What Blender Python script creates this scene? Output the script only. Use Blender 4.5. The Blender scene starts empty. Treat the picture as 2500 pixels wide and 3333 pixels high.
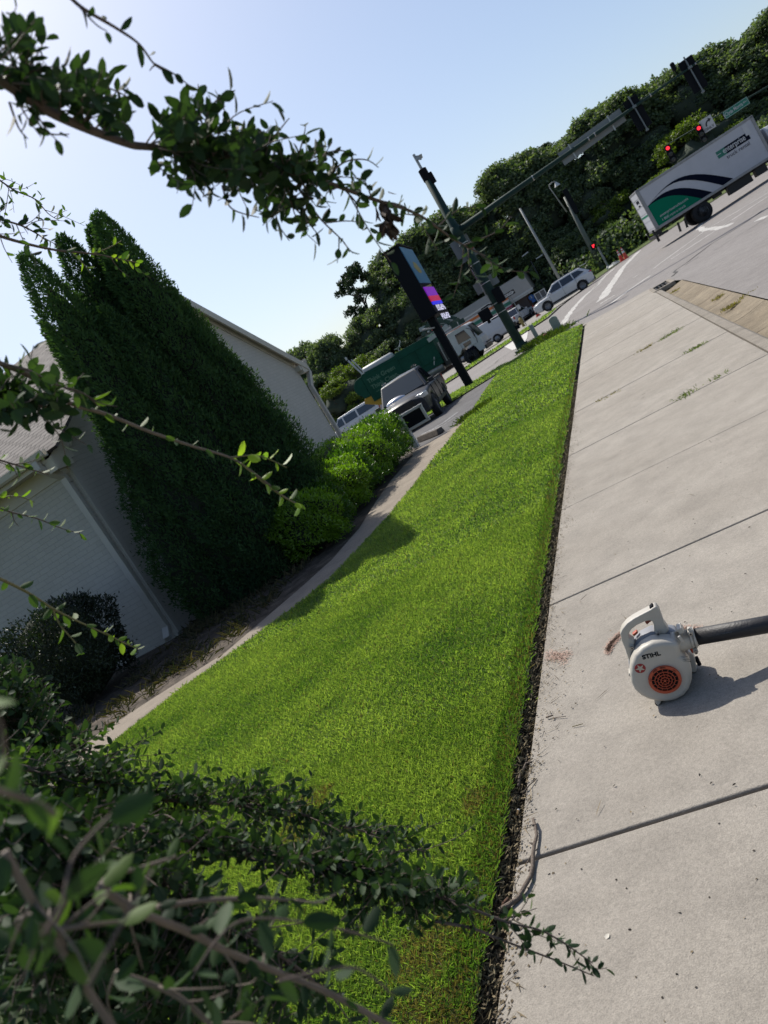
import bpy, bmesh, math, random
import numpy as np
from mathutils import Vector, Matrix, Euler

# ------------------------------------------------------------------ camera
S = bpy.context.scene
COL = S.collection
rad = math.radians
EYE = 1.55                      # eye height of the photographer
F = 2600.0; CX, CY = 1250.0, 1666.5   # focal length and centre, in photo pixels
ROLL = rad(31.3); PITCH = math.atan(350.0 / F)
_U = (math.cos(ROLL), -math.sin(ROLL)); _V = (math.sin(ROLL), math.cos(ROLL))
def _cray(x, y):
    px, py = x - CX, y - CY
    u = px * _U[0] + py * _U[1]; v = px * _V[0] + py * _V[1]
    c, s = math.cos(PITCH), math.sin(PITCH)
    return Vector((u, F * c - v * s, -(v * c + F * s)))
_vp = _cray(1927, 834); _yaw = math.atan2(_vp.x, _vp.y)
_RZ = Matrix.Rotation(_yaw, 3, 'Z')
def ray(x, y): return _RZ @ _cray(x, y)
def sm(t): t = max(0., min(1., t)); return t * t * (3 - 2 * t)
def TZ(X, Y):                   # height of the land: the cross street climbs to the right
    if X > -2.5: return 0.045 * min(X + 2.5, 45) * sm((Y - 26) / 12.)
    if X > -10: z = 0.045 * (X + 2.5)
    else: z = -0.3375 + 0.03 * max(X + 10, -40)
    return z * sm((Y - 20) / 12.)
def T(x, y, dz=0.0):            # where the line of sight meets the land
    r = ray(x, y); lo = 0.6; Y = 0.6
    k = 1 / r.y
    while Y < 300:
        if EYE + r.z * Y * k < TZ(r.x * Y * k, Y) + dz: break
        lo = Y; Y *= 1.03
    hi = Y
    for _ in range(25):
        m = (lo + hi) / 2
        if EYE + r.z * m * k < TZ(r.x * m * k, m) + dz: hi = m
        else: lo = m
    return Vector((r.x * hi * k, hi, EYE + r.z * hi * k))
def D(x, y, Y):                 # point at the given distance up the pavement
    r = ray(x, y); t = Y / r.y
    return Vector((r.x * t, Y, EYE + r.z * t))
def DX(x, y, X):
    r = ray(x, y); t = X / r.x
    return Vector((X, r.y * t, EYE + r.z * t))
def W(x, y, d):                 # point at distance d (m) from the eye
    r = ray(x, y).normalized() * d
    return Vector((r.x, r.y, EYE + r.z))

cam = bpy.data.cameras.new('camera'); camo = bpy.data.objects.new('camera', cam); COL.objects.link(camo)
fw = ray(CX, CY).normalized(); rt = (ray(CX + F, CY) - ray(CX, CY)).normalized(); up = rt.cross(fw)
M = Matrix((rt, up, -fw)).transposed().to_4x4(); M.translation = Vector((0, 0, EYE))
camo.matrix_world = M
cam.sensor_fit = 'VERTICAL'; cam.sensor_height = 36; cam.sensor_width = 27
cam.lens = F / 3333. * 36
cam.clip_start = 0.05; cam.clip_end = 3000
cam.dof.use_dof = True; cam.dof.focus_distance = 3.4; cam.dof.aperture_fstop = 7.5
S.camera = camo

# ------------------------------------------------------------------ light
SUN_EL, SUN_AZ = rad(52.5), math.atan2(-.63, .78)
sd = Vector((math.sin(SUN_AZ) * math.cos(SUN_EL), math.cos(SUN_AZ) * math.cos(SUN_EL), math.sin(SUN_EL)))
sun = bpy.data.lights.new('sun', 'SUN'); sun.energy = 5.0; sun.angle = rad(.55); sun.color = (1, .95, .86)
suno = bpy.data.objects.new('sun', sun); COL.objects.link(suno)
suno.rotation_euler = sd.to_track_quat('Z', 'Y').to_euler()
w = bpy.data.worlds.new('World'); S.world = w; w.use_nodes = True
nt = w.node_tree; bg = nt.nodes['Background']; sky = nt.nodes.new('ShaderNodeTexSky')
sky.sky_type = 'NISHITA'; sky.sun_disc = False; sky.sun_elevation = SUN_EL; sky.sun_rotation = SUN_AZ
sky.air_density = 1.0; sky.dust_density = 1.9; sky.ozone_density = 1.9; sky.altitude = 0
nt.links.new(sky.outputs[0], bg.inputs[0]); bg.inputs[1].default_value = 0.12
S.view_settings.view_transform = 'Standard'; S.view_settings.look = 'None'
S.view_settings.exposure = 0.17; S.view_settings.gamma = 1

# ------------------------------------------------------------------ materials
MATS = {}
def mat(name, col, rough=.6, metal=0., var=0., scale=8., col2=None, bump=0., bscale=60., emit=None, es=1., spec=.5, transl=0., coat=0., detail=6., attr=False, alpha=None, hue=None):
    if name in MATS: return MATS[name]
    m = bpy.data.materials.new(name); m.use_nodes = True; n = m.node_tree.nodes; l = m.node_tree.links
    p = n['Principled BSDF']; p.inputs['Roughness'].default_value = rough; p.inputs['Metallic'].default_value = metal
    p.inputs['Specular IOR Level'].default_value = spec
    if coat: p.inputs['Coat Weight'].default_value = coat; p.inputs['Coat Roughness'].default_value = .06
    out = n['Material Output']
    DIM = .70
    col = tuple(x * DIM for x in col); col2 = tuple(x * DIM for x in col2) if col2 else None
    c = (*col, 1)
    p.inputs['Base Color'].default_value = c
    src = None
    if var > 0 or col2:
        tc = n.new('ShaderNodeTexCoord'); nz = n.new('ShaderNodeTexNoise'); nz.inputs['Scale'].default_value = scale
        nz.inputs['Detail'].default_value = detail; nz.inputs['Roughness'].default_value = .62
        l.new(tc.outputs['Object'], nz.inputs['Vector'])
        r = n.new('ShaderNodeValToRGB'); r.color_ramp.elements[0].position = .33; r.color_ramp.elements[1].position = .67
        a = col2 if col2 else tuple(min(1, x * (1 + var)) for x in col)
        b = col if col2 else tuple(x * (1 - var) for x in col)
        r.color_ramp.elements[0].color = (*b, 1); r.color_ramp.elements[1].color = (*a, 1)
        l.new(nz.outputs[0], r.inputs[0]); src = r.outputs[0]
    if attr:
        at = n.new('ShaderNodeAttribute'); at.attribute_name = 'rnd'
        hs = n.new('ShaderNodeMix'); hs.data_type = 'RGBA'
        hs.inputs['A'].default_value = c; hs.inputs['B'].default_value = (*(col2 or tuple(x * 1.9 for x in col)), 1)
        l.new(at.outputs['Fac'], hs.inputs['Factor']); src = hs.outputs['Result']
    if src: l.new(src, p.inputs['Base Color'])
    if bump:
        tc = n.new('ShaderNodeTexCoord'); nz = n.new('ShaderNodeTexNoise'); nz.inputs['Scale'].default_value = bscale
        nz.inputs['Detail'].default_value = 5; bm = n.new('ShaderNodeBump'); bm.inputs['Strength'].default_value = bump
        bm.inputs['Distance'].default_value = .01
        l.new(tc.outputs['Object'], nz.inputs['Vector']); l.new(nz.outputs[0], bm.inputs['Height']); l.new(bm.outputs[0], p.inputs['Normal'])
    if emit: p.inputs['Emission Color'].default_value = (*emit, 1); p.inputs['Emission Strength'].default_value = es
    if transl:
        t = n.new('ShaderNodeBsdfTranslucent'); mx = n.new('ShaderNodeMixShader'); mx.inputs[0].default_value = transl
        if src:
            mu = n.new('ShaderNodeMix'); mu.data_type = 'RGBA'; mu.blend_type = 'MULTIPLY'; mu.inputs['Factor'].default_value = 1
            mu.inputs['B'].default_value = (1.5, 1.7, .5, 1); l.new(src, mu.inputs['A']); l.new(mu.outputs['Result'], t.inputs[0])
        else: t.inputs[0].default_value = (min(1, col[0] * 1.5), min(1, col[1] * 1.7), col[2] * .5, 1)
        l.new(p.outputs[0], mx.inputs[1]); l.new(t.outputs[0], mx.inputs[2]); l.new(mx.outputs[0], out.inputs[0])
    MATS[name] = m
    return m

# ------------------------------------------------------------------ mesh tools
class MB:
    def __init__(s): s.v = []; s.f = []; s.m = []
    def add(s, vs, fs, mi=0):
        b = len(s.v); s.v += [tuple(q) for q in vs]; s.f += [tuple(b + i for i in f) for f in fs]; s.m += [mi] * len(fs); return s
    def box(s, c, d, mi=0, rot=None):
        x, y, z = d[0] / 2, d[1] / 2, d[2] / 2
        vs = [Vector((a, b, e)) for a in (-x, x) for b in (-y, y) for e in (-z, z)]
        if rot is not None:
            R = rot if isinstance(rot, (Matrix,)) else Euler(rot).to_matrix()
            vs = [R @ q for q in vs]
        vs = [q + Vector(c) for q in vs]
        return s.add(vs, [(0, 1, 3, 2), (4, 6, 7, 5), (0, 4, 5, 1), (2, 3, 7, 6), (0, 2, 6, 4), (1, 5, 7, 3)], mi)
    def tube(s, pts, rads, n=8, mi=0, caps=True):
        pts = [Vector(p) for p in pts]
        if not hasattr(rads, '__len__'): rads = [rads] * len(pts)
        vs = []; prev = None
        for i, p in enumerate(pts):
            t = (pts[min(i + 1, len(pts) - 1)] - pts[max(i - 1, 0)]).normalized()
            if prev is None:
                a = t.cross(Vector((0, 0, 1)))
                if a.length < .05: a = t.cross(Vector((1, 0, 0)))
                a.normalize()
            else:
                a = (prev - t * prev.dot(t)).normalized()
            prev = a; b = t.cross(a)
            for k in range(n):
                an = 2 * math.pi * k / n
                vs.append(p + (a * math.cos(an) + b * math.sin(an)) * rads[i])
        fs = [(i * n + k, i * n + (k + 1) % n, (i + 1) * n + (k + 1) % n, (i + 1) * n + k) for i in range(len(pts) - 1) for k in range(n)]
        if caps: fs += [tuple(range(n - 1, -1, -1)), tuple((len(pts) - 1) * n + k for k in range(n))]
        return s.add(vs, fs, mi)
    def cyl(s, a, b, r, r2=None, n=16, mi=0): return s.tube([a, b], [r, r if r2 is None else r2], n, mi)
    def prism(s, poly, y0, y1, mi=0, axis='y'):      # polygon in (x,z) extruded along y (or (x,y) along z, (y,z) along x)
        n = len(poly)
        f = {'y': lambda p, t: (p[0], t, p[1]), 'z': lambda p, t: (p[0], p[1], t), 'x': lambda p, t: (t, p[0], p[1])}[axis]
        vs = [f(p, y0) for p in poly] + [f(p, y1) for p in poly]
        fs = [(i, (i + 1) % n, n + (i + 1) % n, n + i) for i in range(n)] + [tuple(range(n - 1, -1, -1)), tuple(range(n, 2 * n))]
        return s.add(vs, fs, mi)
    def lathe(s, prof, c=(0, 0, 0), ax='z', n=24, mi=0):   # prof: (r, h)
        vs = []
        for r, h in prof:
            for k in range(n):
                a = 2 * math.pi * k / n; x, y = r * math.cos(a), r * math.sin(a)
                vs.append({'z': (x, y, h), 'y': (x, h, y), 'x': (h, x, y)}[ax])
        vs = [Vector(q) + Vector(c) for q in vs]
        fs = [(i * n + k, i * n + (k + 1) % n, (i + 1) * n + (k + 1) % n, (i + 1) * n + k) for i in range(len(prof) - 1) for k in range(n)]
        fs += [tuple(range(n)), tuple((len(prof) - 1) * n + k for k in range(n))]
        return s.add(vs, fs, mi)
    def blob(s, c, r, seed=0, n=12, mi=0, amp=.15):
        rd = random.Random(seed); vs = []; fs = []
        ph = [rd.uniform(0, 6.28) for _ in range(6)]
        for i in range(n + 1):
            th = math.pi * i / n
            for k in range(n * 2):
                a = math.pi * k / n
                q = 1 + amp * (math.sin(3 * a + ph[0] + 2 * th) + math.sin(5 * th + ph[1]) * math.cos(2 * a + ph[2])) * .5
                vs.append((c[0] + r[0] * q * math.sin(th) * math.cos(a), c[1] + r[1] * q * math.sin(th) * math.sin(a), c[2] + r[2] * q * math.cos(th)))
        m = n * 2
        fs = [(i * m + k, i * m + (k + 1) % m, (i + 1) * m + (k + 1) % m, (i + 1) * m + k) for i in range(n) for k in range(m)]
        return s.add(vs, fs, mi)
    def build(s, name, mats, parent=None, smooth=False, bevel=0., loc=None, rot=None, subs=0, segs=2):
        me = bpy.data.meshes.new(name); me.from_pydata(s.v, [], s.f)
        if not isinstance(mats, (list, tuple)): mats = [mats]
        for m in mats: me.materials.append(m)
        if any(s.m): me.polygons.foreach_set('material_index', s.m)
        b = bmesh.new(); b.from_mesh(me); bmesh.ops.recalc_face_normals(b, faces=b.faces); b.to_mesh(me); b.free()
        if smooth is True: me.polygons.foreach_set('use_smooth', [True] * len(me.polygons))
        o = bpy.data.objects.new(name, me); COL.objects.link(o)
        if bevel:
            md = o.modifiers.new('bevel', 'BEVEL'); md.width = bevel; md.segments = segs; md.limit_method = 'ANGLE'; md.angle_limit = rad(35)
        if subs:
            md = o.modifiers.new('sub', 'SUBSURF'); md.levels = subs; md.render_levels = subs
        if smooth == 'auto' or bevel:
            me.polygons.foreach_set('use_smooth', [True] * len(me.polygons))
            md = o.modifiers.new('wn', 'WEIGHTED_NORMAL') if bevel else None
        if loc is not None: o.location = loc
        if rot is not None: o.rotation_euler = rot
        if parent is not None: o.parent = parent
        return o
def tag(o, label=None, cat=None, group=None, kind=None):
    if label: o['label'] = label
    if cat: o['category'] = cat
    if group: o['group'] = group
    if kind: o['kind'] = kind
    return o
def empty(name, loc=(0, 0, 0), rz=0., label=None, cat=None, group=None, rot=None, sc=1.):
    o = bpy.data.objects.new(name, None); COL.objects.link(o); o.location = loc
    o.rotation_euler = rot if rot is not None else (0, 0, rz); o.scale = (sc, sc, sc); o.empty_display_size = .2
    return tag(o, label, cat, group)
def copy_tree(o, parent=None):
    c = o.copy(); COL.objects.link(c); c.parent = parent
    for ch in [q for q in bpy.data.objects if q.parent == o]: copy_tree(ch, c)
    return c
def text(s, size, Mx, m, parent, name='lettering', ext=.002, align='CENTER', sx=1., bold=0.):
    cu = bpy.data.curves.new('t', 'FONT'); cu.body = s; cu.size = size; cu.align_x = align; cu.align_y = 'CENTER'
    cu.extrude = ext; cu.offset = bold
    to = bpy.data.objects.new('t', cu); COL.objects.link(to)
    dg = bpy.context.evaluated_depsgraph_get(); me = bpy.data.meshes.new_from_object(to.evaluated_get(dg))
    bpy.data.objects.remove(to); bpy.data.curves.remove(cu)
    me.materials.clear(); me.materials.append(m); me.name = name
    me.transform(Mx @ Matrix.Diagonal((sx, 1, 1, 1)))
    o = bpy.data.objects.new(name, me); COL.objects.link(o); o.parent = parent
    return o
def frame(o, x, y):            # matrix with origin o, x axis x, y axis y
    x = Vector(x).normalized(); y = Vector(y); z = x.cross(y).normalized(); y = z.cross(x)
    Mx = Matrix((x, y, z)).transposed().to_4x4(); Mx.translation = Vector(o); return Mx
def unit(a): return a / np.maximum(np.linalg.norm(a, axis=1, keepdims=True), 1e-9)
def leaf_mesh(name, C, A, N, L, Wd, m, parent=None, six=True, fold=.12, rnd=None, seed=0, bend=0.):
    rg = np.random.default_rng(seed); C = np.asarray(C, float); A = unit(np.asarray(A, float)); N = np.asarray(N, float)
    Sd = unit(np.cross(A, N)); N = np.cross(Sd, A); n = len(C)
    L = np.broadcast_to(np.asarray(L, float), (n,))[:, None]; Wd = np.broadcast_to(np.asarray(Wd, float), (n,))[:, None]
    if six:
        if six == 'round':
            P = np.stack([C, C + A * L * .18 + Sd * Wd * .36 + N * Wd * fold, C + A * L * .48 + Sd * Wd * .5 + N * (Wd * fold - L * bend * .25), C + A * L * .80 + Sd * Wd * .34 + N * (Wd * fold * .6 - L * bend * .6),
                          C + A * L - N * L * bend, C + A * L * .80 - Sd * Wd * .34 + N * (Wd * fold * .6 - L * bend * .6), C + A * L * .48 - Sd * Wd * .5 + N * (Wd * fold - L * bend * .25), C + A * L * .18 - Sd * Wd * .36 + N * Wd * fold, C + A * L * .5 - N * L * bend * .25], 1)
            base = (np.arange(n) * 9)[:, None]; Fc = np.concatenate([base + np.array(q) for q in ([0, 1, 2, 8], [8, 2, 3, 4], [4, 5, 6, 8], [8, 6, 7, 0])], 1).reshape(-1); k = 4; nf = 4 * n; nv = 9
        else:
            P = np.stack([C, C + A * L * .33 + Sd * Wd * .5 + N * Wd * fold, C + A * L * .72 + Sd * Wd * .36 + N * (Wd * fold - L * bend * .5),
                      C + A * L - N * L * bend, C + A * L * .72 - Sd * Wd * .36 + N * (Wd * fold - L * bend * .5), C + A * L * .33 - Sd * Wd * .5 + N * Wd * fold], 1)
            base = (np.arange(n) * 6)[:, None]; Fc = np.concatenate([base + np.array([0, 1, 2, 3]), base + np.array([0, 3, 4, 5])], 1).reshape(-1); k = 4; nf = 2 * n; nv = 6
    else:
        P = np.stack([C, C + A * L * .45 + Sd * Wd * .5, C + A * L, C + A * L * .45 - Sd * Wd * .5], 1)
        Fc = (np.arange(n * 4)); k = 4; nf = n; nv = 4
    me = bpy.data.meshes.new(name); me.vertices.add(n * nv); me.vertices.foreach_set('co', P.reshape(-1).astype(np.float32))
    me.loops.add(len(Fc)); me.loops.foreach_set('vertex_index', Fc.astype(np.int32))
    me.polygons.add(nf); me.polygons.foreach_set('loop_start', (np.arange(nf) * k).astype(np.int32)); me.polygons.foreach_set('loop_total', np.full(nf, k, np.int32))
    me.update(calc_edges=True)
    r = rg.random(n) if rnd is None else np.asarray(rnd)
    at = me.attributes.new('rnd', 'FLOAT', 'FACE'); at.data.foreach_set('value', np.repeat(r, nf // n).astype(np.float32))
    me.materials.append(m); o = bpy.data.objects.new(name, me); COL.objects.link(o)
    if parent is not None: o.parent = parent
    return o

# ------------------------------------------------------------------ the setting
def TZv(X, Y):
    s = np.clip((Y - 26) / 12., 0, 1); s = s * s * (3 - 2 * s)
    a = .045 * np.minimum(X + 2.5, 45) * s
    s2 = np.clip((Y - 20) / 12., 0, 1); s2 = s2 * s2 * (3 - 2 * s2)
    b = np.where(X > -10, .045 * (X + 2.5), -.3375 + .03 * np.maximum(X + 10, -40)) * s2
    return np.where(X > -2.5, a, b)
def drape(name, poly, dz, m, step=1.0, parent=None, kind='structure', label=None, cat=None):
    """a sheet with the given outline (x, y), following the land dz above it"""
    b = bmesh.new(); vs = [b.verts.new((p[0], p[1], 0)) for p in poly]; b.faces.new(vs).normal_update()
    bmesh.ops.triangulate(b, faces=b.faces, ngon_method='EAR_CLIP')
    xs = [p[0] for p in poly]; ys = [p[1] for p in poly]
    for ax, lo, hi in (('x', min(xs), max(xs)), ('y', min(ys), max(ys))):
        k = math.ceil(lo / step) * step
        while k < hi:
            co, no = ((k, 0, 0), (1, 0, 0)) if ax == 'x' else ((0, k, 0), (0, 1, 0))
            bmesh.ops.bisect_plane(b, geom=b.verts[:] + b.edges[:] + b.faces[:], plane_co=co, plane_no=no); k += step
    for v in b.verts: v.co.z = TZ(v.co.x, v.co.y) + dz
    bmesh.ops.recalc_face_normals(b, faces=b.faces)
    if sum(f.normal.z for f in b.faces) < 0: bmesh.ops.reverse_faces(b, faces=b.faces)
    me = bpy.data.meshes.new(name); b.to_mesh(me); b.free(); me.materials.append(m)
    me.polygons.foreach_set('use_smooth', [True] * len(me.polygons))
    o = bpy.data.objects.new(name, me); COL.objects.link(o)
    if parent is not None: o.parent = parent
    tag(o, label, cat, None, kind)
    return o
def pix(l, dz=0.): return [tuple(T(x, y, dz))[:2] for x, y in l]

def ground_mat(name, c1, c2, speck, stain, rough=.9, fine=220., big=.7, bump=.35, stripes=0):
    m = bpy.data.materials.new(name); m.use_nodes = True; n = m.node_tree.nodes; l = m.node_tree.links; p = n['Principled BSDF']
    p.inputs['Roughness'].default_value = rough; p.inputs['Specular IOR Level'].default_value = .25
    tc = n.new('ShaderNodeTexCoord')
    def noise(sc, det=6, ro=.6, vec=None):
        z = n.new('ShaderNodeTexNoise'); z.inputs['Scale'].default_value = sc; z.inputs['Detail'].default_value = det; z.inputs['Roughness'].default_value = ro
        l.new(vec or tc.outputs['Object'], z.inputs['Vector']); return z.outputs[0]
    def ramp(src, p0, p1, a, b):
        r = n.new('ShaderNodeValToRGB'); r.color_ramp.elements[0].position = p0; r.color_ramp.elements[1].position = p1
        r.color_ramp.elements[0].color = (*a, 1); r.color_ramp.elements[1].color = (*b, 1); l.new(src, r.inputs[0]); return r.outputs[0]
    def mul(a, b):
        x = n.new('ShaderNodeMix'); x.data_type = 'RGBA'; x.blend_type = 'MULTIPLY'; x.inputs['Factor'].default_value = 1
        l.new(a, x.inputs['A']); l.new(b, x.inputs['B']); return x.outputs['Result']
    c1 = tuple(x * .64 for x in c1); c2 = tuple(x * .64 for x in c2)
    base = ramp(noise(big, 8), .3, .7, c1, c2)
    a = mul(base, ramp(noise(fine, 3, .7), .34, .60, (speck,) * 3, (1.12,) * 3))
    a = mul(a, ramp(noise(4., 8, .7), .35, .6, (stain,) * 3, (1.03,) * 3))
    a = mul(a, ramp(noise(60., 4, .7), .3, .7, (.86,) * 3, (1.1,) * 3))
    vor = n.new('ShaderNodeTexVoronoi'); vor.inputs['Scale'].default_value = 38.; l.new(tc.outputs['Object'], vor.inputs['Vector'])
    a = mul(a, ramp(vor.outputs['Distance'], .03, .07, (.35,) * 3, (1,) * 3)) if stripes == 1 else a
    l.new(a, p.inputs['Base Color'])
    bm = n.new('ShaderNodeBump'); bm.inputs['Strength'].default_value = bump; bm.inputs['Distance'].default_value = .004
    l.new(noise(fine * .8, 4), bm.inputs['Height']); l.new(bm.outputs[0], p.inputs['Normal'])
    return m
M_CONC = ground_mat('pavement concrete', (.405, .365, .312), (.505, .462, .405), .78, .84, fine=260, big=.45, bump=.8)
M_PATH = ground_mat('path concrete', (.36, .30, .24), (.44, .375, .30), .7, .8)
M_GUT = ground_mat('gutter concrete', (.30, .24, .165), (.42, .35, .25), .6, .7, fine=120)
M_KERB = ground_mat('kerb concrete', (.36, .32, .26), (.45, .40, .34), .65, .75, fine=160)
M_ASPH = ground_mat('worn asphalt', (.31, .285, .27), (.37, .345, .33), .7, .85, fine=90, big=.25)
M_LOT = ground_mat('parking asphalt', (.15, .145, .15), (.21, .205, .205), .6, .8, fine=120)
M_APRON = ground_mat('forecourt concrete', (.36, .34, .31), (.42, .40, .37), .8, .85, fine=40)
M_SOIL = ground_mat('bare soil', (.10, .075, .05), (.20, .155, .11), .5, .6, fine=90, big=3)
M_MULCH = ground_mat('mulch', (.10, .075, .055), (.20, .16, .125), .4, .5, fine=70, big=4)
M_TURF = ground_mat('turf base', (.035, .055, .012), (.06, .085, .02), .5, .7, fine=60)
M_FGRASS = ground_mat('far grass', (.09, .14, .025), (.15, .20, .05), .6, .8, fine=30, big=.8)
M_PAINT = ground_mat('road paint', (.62, .60, .57), (.72, .70, .67), .85, .7, fine=60)

# base land, one sheet to the horizon
b = MB(); xs = [-400, -200, -120, -80, -60, -50, -40, -34, -28, -22, -18, -14, -10, -8, -6, -4, -2.5, 0, 2, 4, 8, 12, 20, 30, 45, 70, 120, 200, 400]
ys = [-120, -40, -10, 0, 10, 18, 20, 22, 24, 26, 28, 30, 32, 34, 36, 38, 45, 55, 70, 90, 130, 250, 500, 900]
b.v = [(x, y, TZ(x, y) - .16) for y in ys for x in xs]; nx = len(xs)
b.f = [(j * nx + i, j * nx + i + 1, (j + 1) * nx + i + 1, (j + 1) * nx + i) for j in range(len(ys) - 1) for i in range(nx - 1)]; b.m = [0] * len(b.f)
tag(b.build('ground', M_FGRASS), kind='structure')

# roads
road = [(1.62, -6), (14, -6), (60, 20), (60, 73), (3.2, 73), (1.2, 71), (-1.2, 66), (-3.2, 58), (-3.9, 51), (-9, 51), (-16, 52), (-60, 55), (-60, 38), (-14, 40.5), (-8, 34.9), (-5.3, 31.4), (-3.9, 29.6), (-2.1, 27.5), (-1.0, 25.9), (.9, 24.9), (1.45, 24.3), (1.62, 22)]
drape('road', road, -.05, M_ASPH, 2.)
lot = [(-3.86, 17.2), (-3.95, 20.5), (-4.1, 22.8), (-4.22, 27.2), (-6.3, 27.1), (-13, 34), (-20, 37.4), (-45, 38), (-45, 20.6), (-7.5, 20.6), (-7.5, 17.9), (-5.2, 16.7)]
drape('car_park', lot, -.03, M_LOT, 2.)
drape('forecourt', [(-3.9, 58), (-1.9, 66), (-1.4, 74), (-4, 100), (-30, 100), (-46, 60), (-18, 58)], -.03, M_APRON, 4.)
# verges
drape('grass_verge', [(-4.5, 30.2), (-5.6, 31.2), (-8.2, 34.4), (-14.5, 40.2), (-30, 40.2), (-20.5, 37.8), (-13, 34.3), (-6.35, 27.4), (-4.2, 27.35), (-4.0, 28.6)], .0, M_FGRASS, 2.)
drape('grass_verge', [(-60, 55.6), (-16, 52.6), (-9, 51.6), (-4.15, 51.6), (-3.5, 57.8), (-18, 57.6), (-60, 62)], .02, M_FGRASS, 3.)
drape('grass_verge', [(-1.5, 67), (1.0, 71.6), (3.2, 73.4), (60, 73.4), (60, 110), (-3.6, 100), (-1.0, 74)], .0, M_FGRASS, 4.)
def ribbon(pts, wd, dz, m, name=None, parent=None, wav=0., seed=0, mb=None):
    """flat strip following a polyline of (x, y)"""
    rd = random.Random(seed); P = []
    pts = [Vector((p[0], p[1], 0)) for p in pts]
    for a, c in zip(pts[:-1], pts[1:]):
        k = max(1, int((c - a).length / .6))
        P += [a.lerp(c, i / k) for i in range(k)]
    P.append(pts[-1]); vs = []
    for i, p in enumerate(P):
        t = (P[min(i + 1, len(P) - 1)] - P[max(i - 1, 0)]).normalized(); s = Vector((-t.y, t.x, 0)) * wd / 2
        j = Vector((rd.uniform(-wav, wav), rd.uniform(-wav, wav), 0))
        for q in (p + s * (1 + rd.uniform(-wav, wav)) + j, p - s * (1 + rd.uniform(-wav, wav)) + j): vs.append((q.x, q.y, TZ(q.x, q.y) + dz))
    fs = [(2 * i, 2 * i + 1, 2 * i + 3, 2 * i + 2) for i in range(len(P) - 1)]
    if mb is not None: mb.add(vs, fs); return mb
    b = MB(); b.add(vs, fs); return b.build(name, m, parent)
PZ = -.05
mk = MB()
for l, wd in (([(2500, 628), (2298, 749), (2124, 876)], .16), ([(2500, 639), (2352, 736), (2254, 800), (2180, 846)], .16), ([(2121, 895), (2056, 938), (1989, 988)], .28),
              ([(1996, 964), (1950, 992)], .35), ([(2079, 818), (2027, 872), (1990, 925), (1962, 973)], .55), ([(2001, 872), (1965, 903), (1943, 930), (1905, 962), (1870, 1000), (1843, 1036), (1833, 1056)], .4),
              ([(1965, 905), (1925, 945)], .25), ([(2283, 727), (2276, 742), (2291, 748), (2316, 745), (2349, 740), (2379, 733)], .25), ([(2500, 706), (2461, 718)], .25), ([(2060, 905), (2070, 900)], .2)):
    ribbon(pix(l, PZ), wd, PZ + .006, None, wav=.06, seed=len(l), mb=mk)
tag(mk.build('road_markings', M_PAINT), kind='structure')
cr = MB()
for l, wd in (([(2500, 677), (2400, 742), (2334, 785), (2240, 852), (2164, 914)], .09), ([(2500, 706), (2430, 752), (2400, 770), (2330, 815)], .05), ([(2380, 720), (2350, 740)], .04),
              ([(2270, 840), (2220, 872)], .05), ([(1690, 1130), (1640, 1160), (1588, 1200)], .10)):
    ribbon(pix(l, PZ), wd, PZ + .010, None, wav=.25, seed=len(l) + 3, mb=cr)
tag(cr.build('road_cracks', mat('tar seam', (.06, .055, .05), .8)), kind='structure')
# white concrete corner of the crossing and the kerb line
drape('crossing_ramp', pix([(1668, 1140), (1640, 1128), (1682, 1085), (1722, 1056), (1716, 1100), (1700, 1128)], -.04), -.035, mat('pale paint', (.62, .6, .57), .8, var=.12, scale=3), 1.)
lg = MB(); ribbon([(-1.0, 25.85), (-2.2, 27.55), (-4.0, 29.7), (-5.5, 31.45), (-8.3, 34.9), (-14.3, 40.6), (-30, 40.9)], .34, -.03, None, mb=lg)
ribbon([(-1.0, 25.75), (.0, 25.2), (.95, 24.85)], .30, -.03, None, mb=lg)
tag(lg.build('kerb', M_CONC), kind='structure')
kb = MB(); ribbon([(-60, 55.1), (-16, 52.1), (-9, 51.2), (-3.95, 51.2), (-3.4, 57.9)], .3, .03, None, mb=kb); ribbon([(-1.3, 66.9), (1.1, 71.4), (3.2, 73.1), (60, 73.1)], .3, -.01, None, mb=kb)
tag(kb.build('kerb', mat('dark kerb', (.13, .12, .11), .9, var=.3, scale=2)), kind='structure')

# pavement slabs
jy = [-1.6, .3, 2.17, 4.28, 6.15, 8.0, 9.27, 10.42, 11.72, 12.9, 14.2, 15.5, 16.8, 18.1, 19.4, 20.7, 22.0, 23.4, 24.9]
sb = MB(); XL, XR = -1.09, .93
for i in range(len(jy) - 1):
    g = .016 if i == 1 or i == 2 else .006; g2 = .016 if i + 1 == 2 else .006
    y0, y1 = jy[i] + (.011 if i == 2 else .004), jy[i + 1] - (.011 if i + 1 == 2 else .004)
    zt = [0, .004, -.003, .002][i % 4] * .6
    sk = -.02
    sb.prism([(XL, y0 - sk), (XR, y0 + sk), (XR, y1 + sk), (XL, y1 - sk)], -.12, zt, axis='z')
# the last, fan-shaped slab at the corner
sb.prism([(XL + .02, 24.93), (XR, 24.9), (.85, 24.95), (-.05, 25.1), (-.98, 25.65)], -.12, .002, axis='z')
tag(sb.build('pavement', M_CONC, bevel=.008), kind='structure')
bed = MB(); bed.add([(-1.3, -2, -.035), (1.0, -2, -.035), (1.0, 25.2, -.035), (-1.3, 25.6, -.035)], [(0, 1, 2, 3)])
tag(bed.build('soil', M_SOIL), kind='structure')
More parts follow.
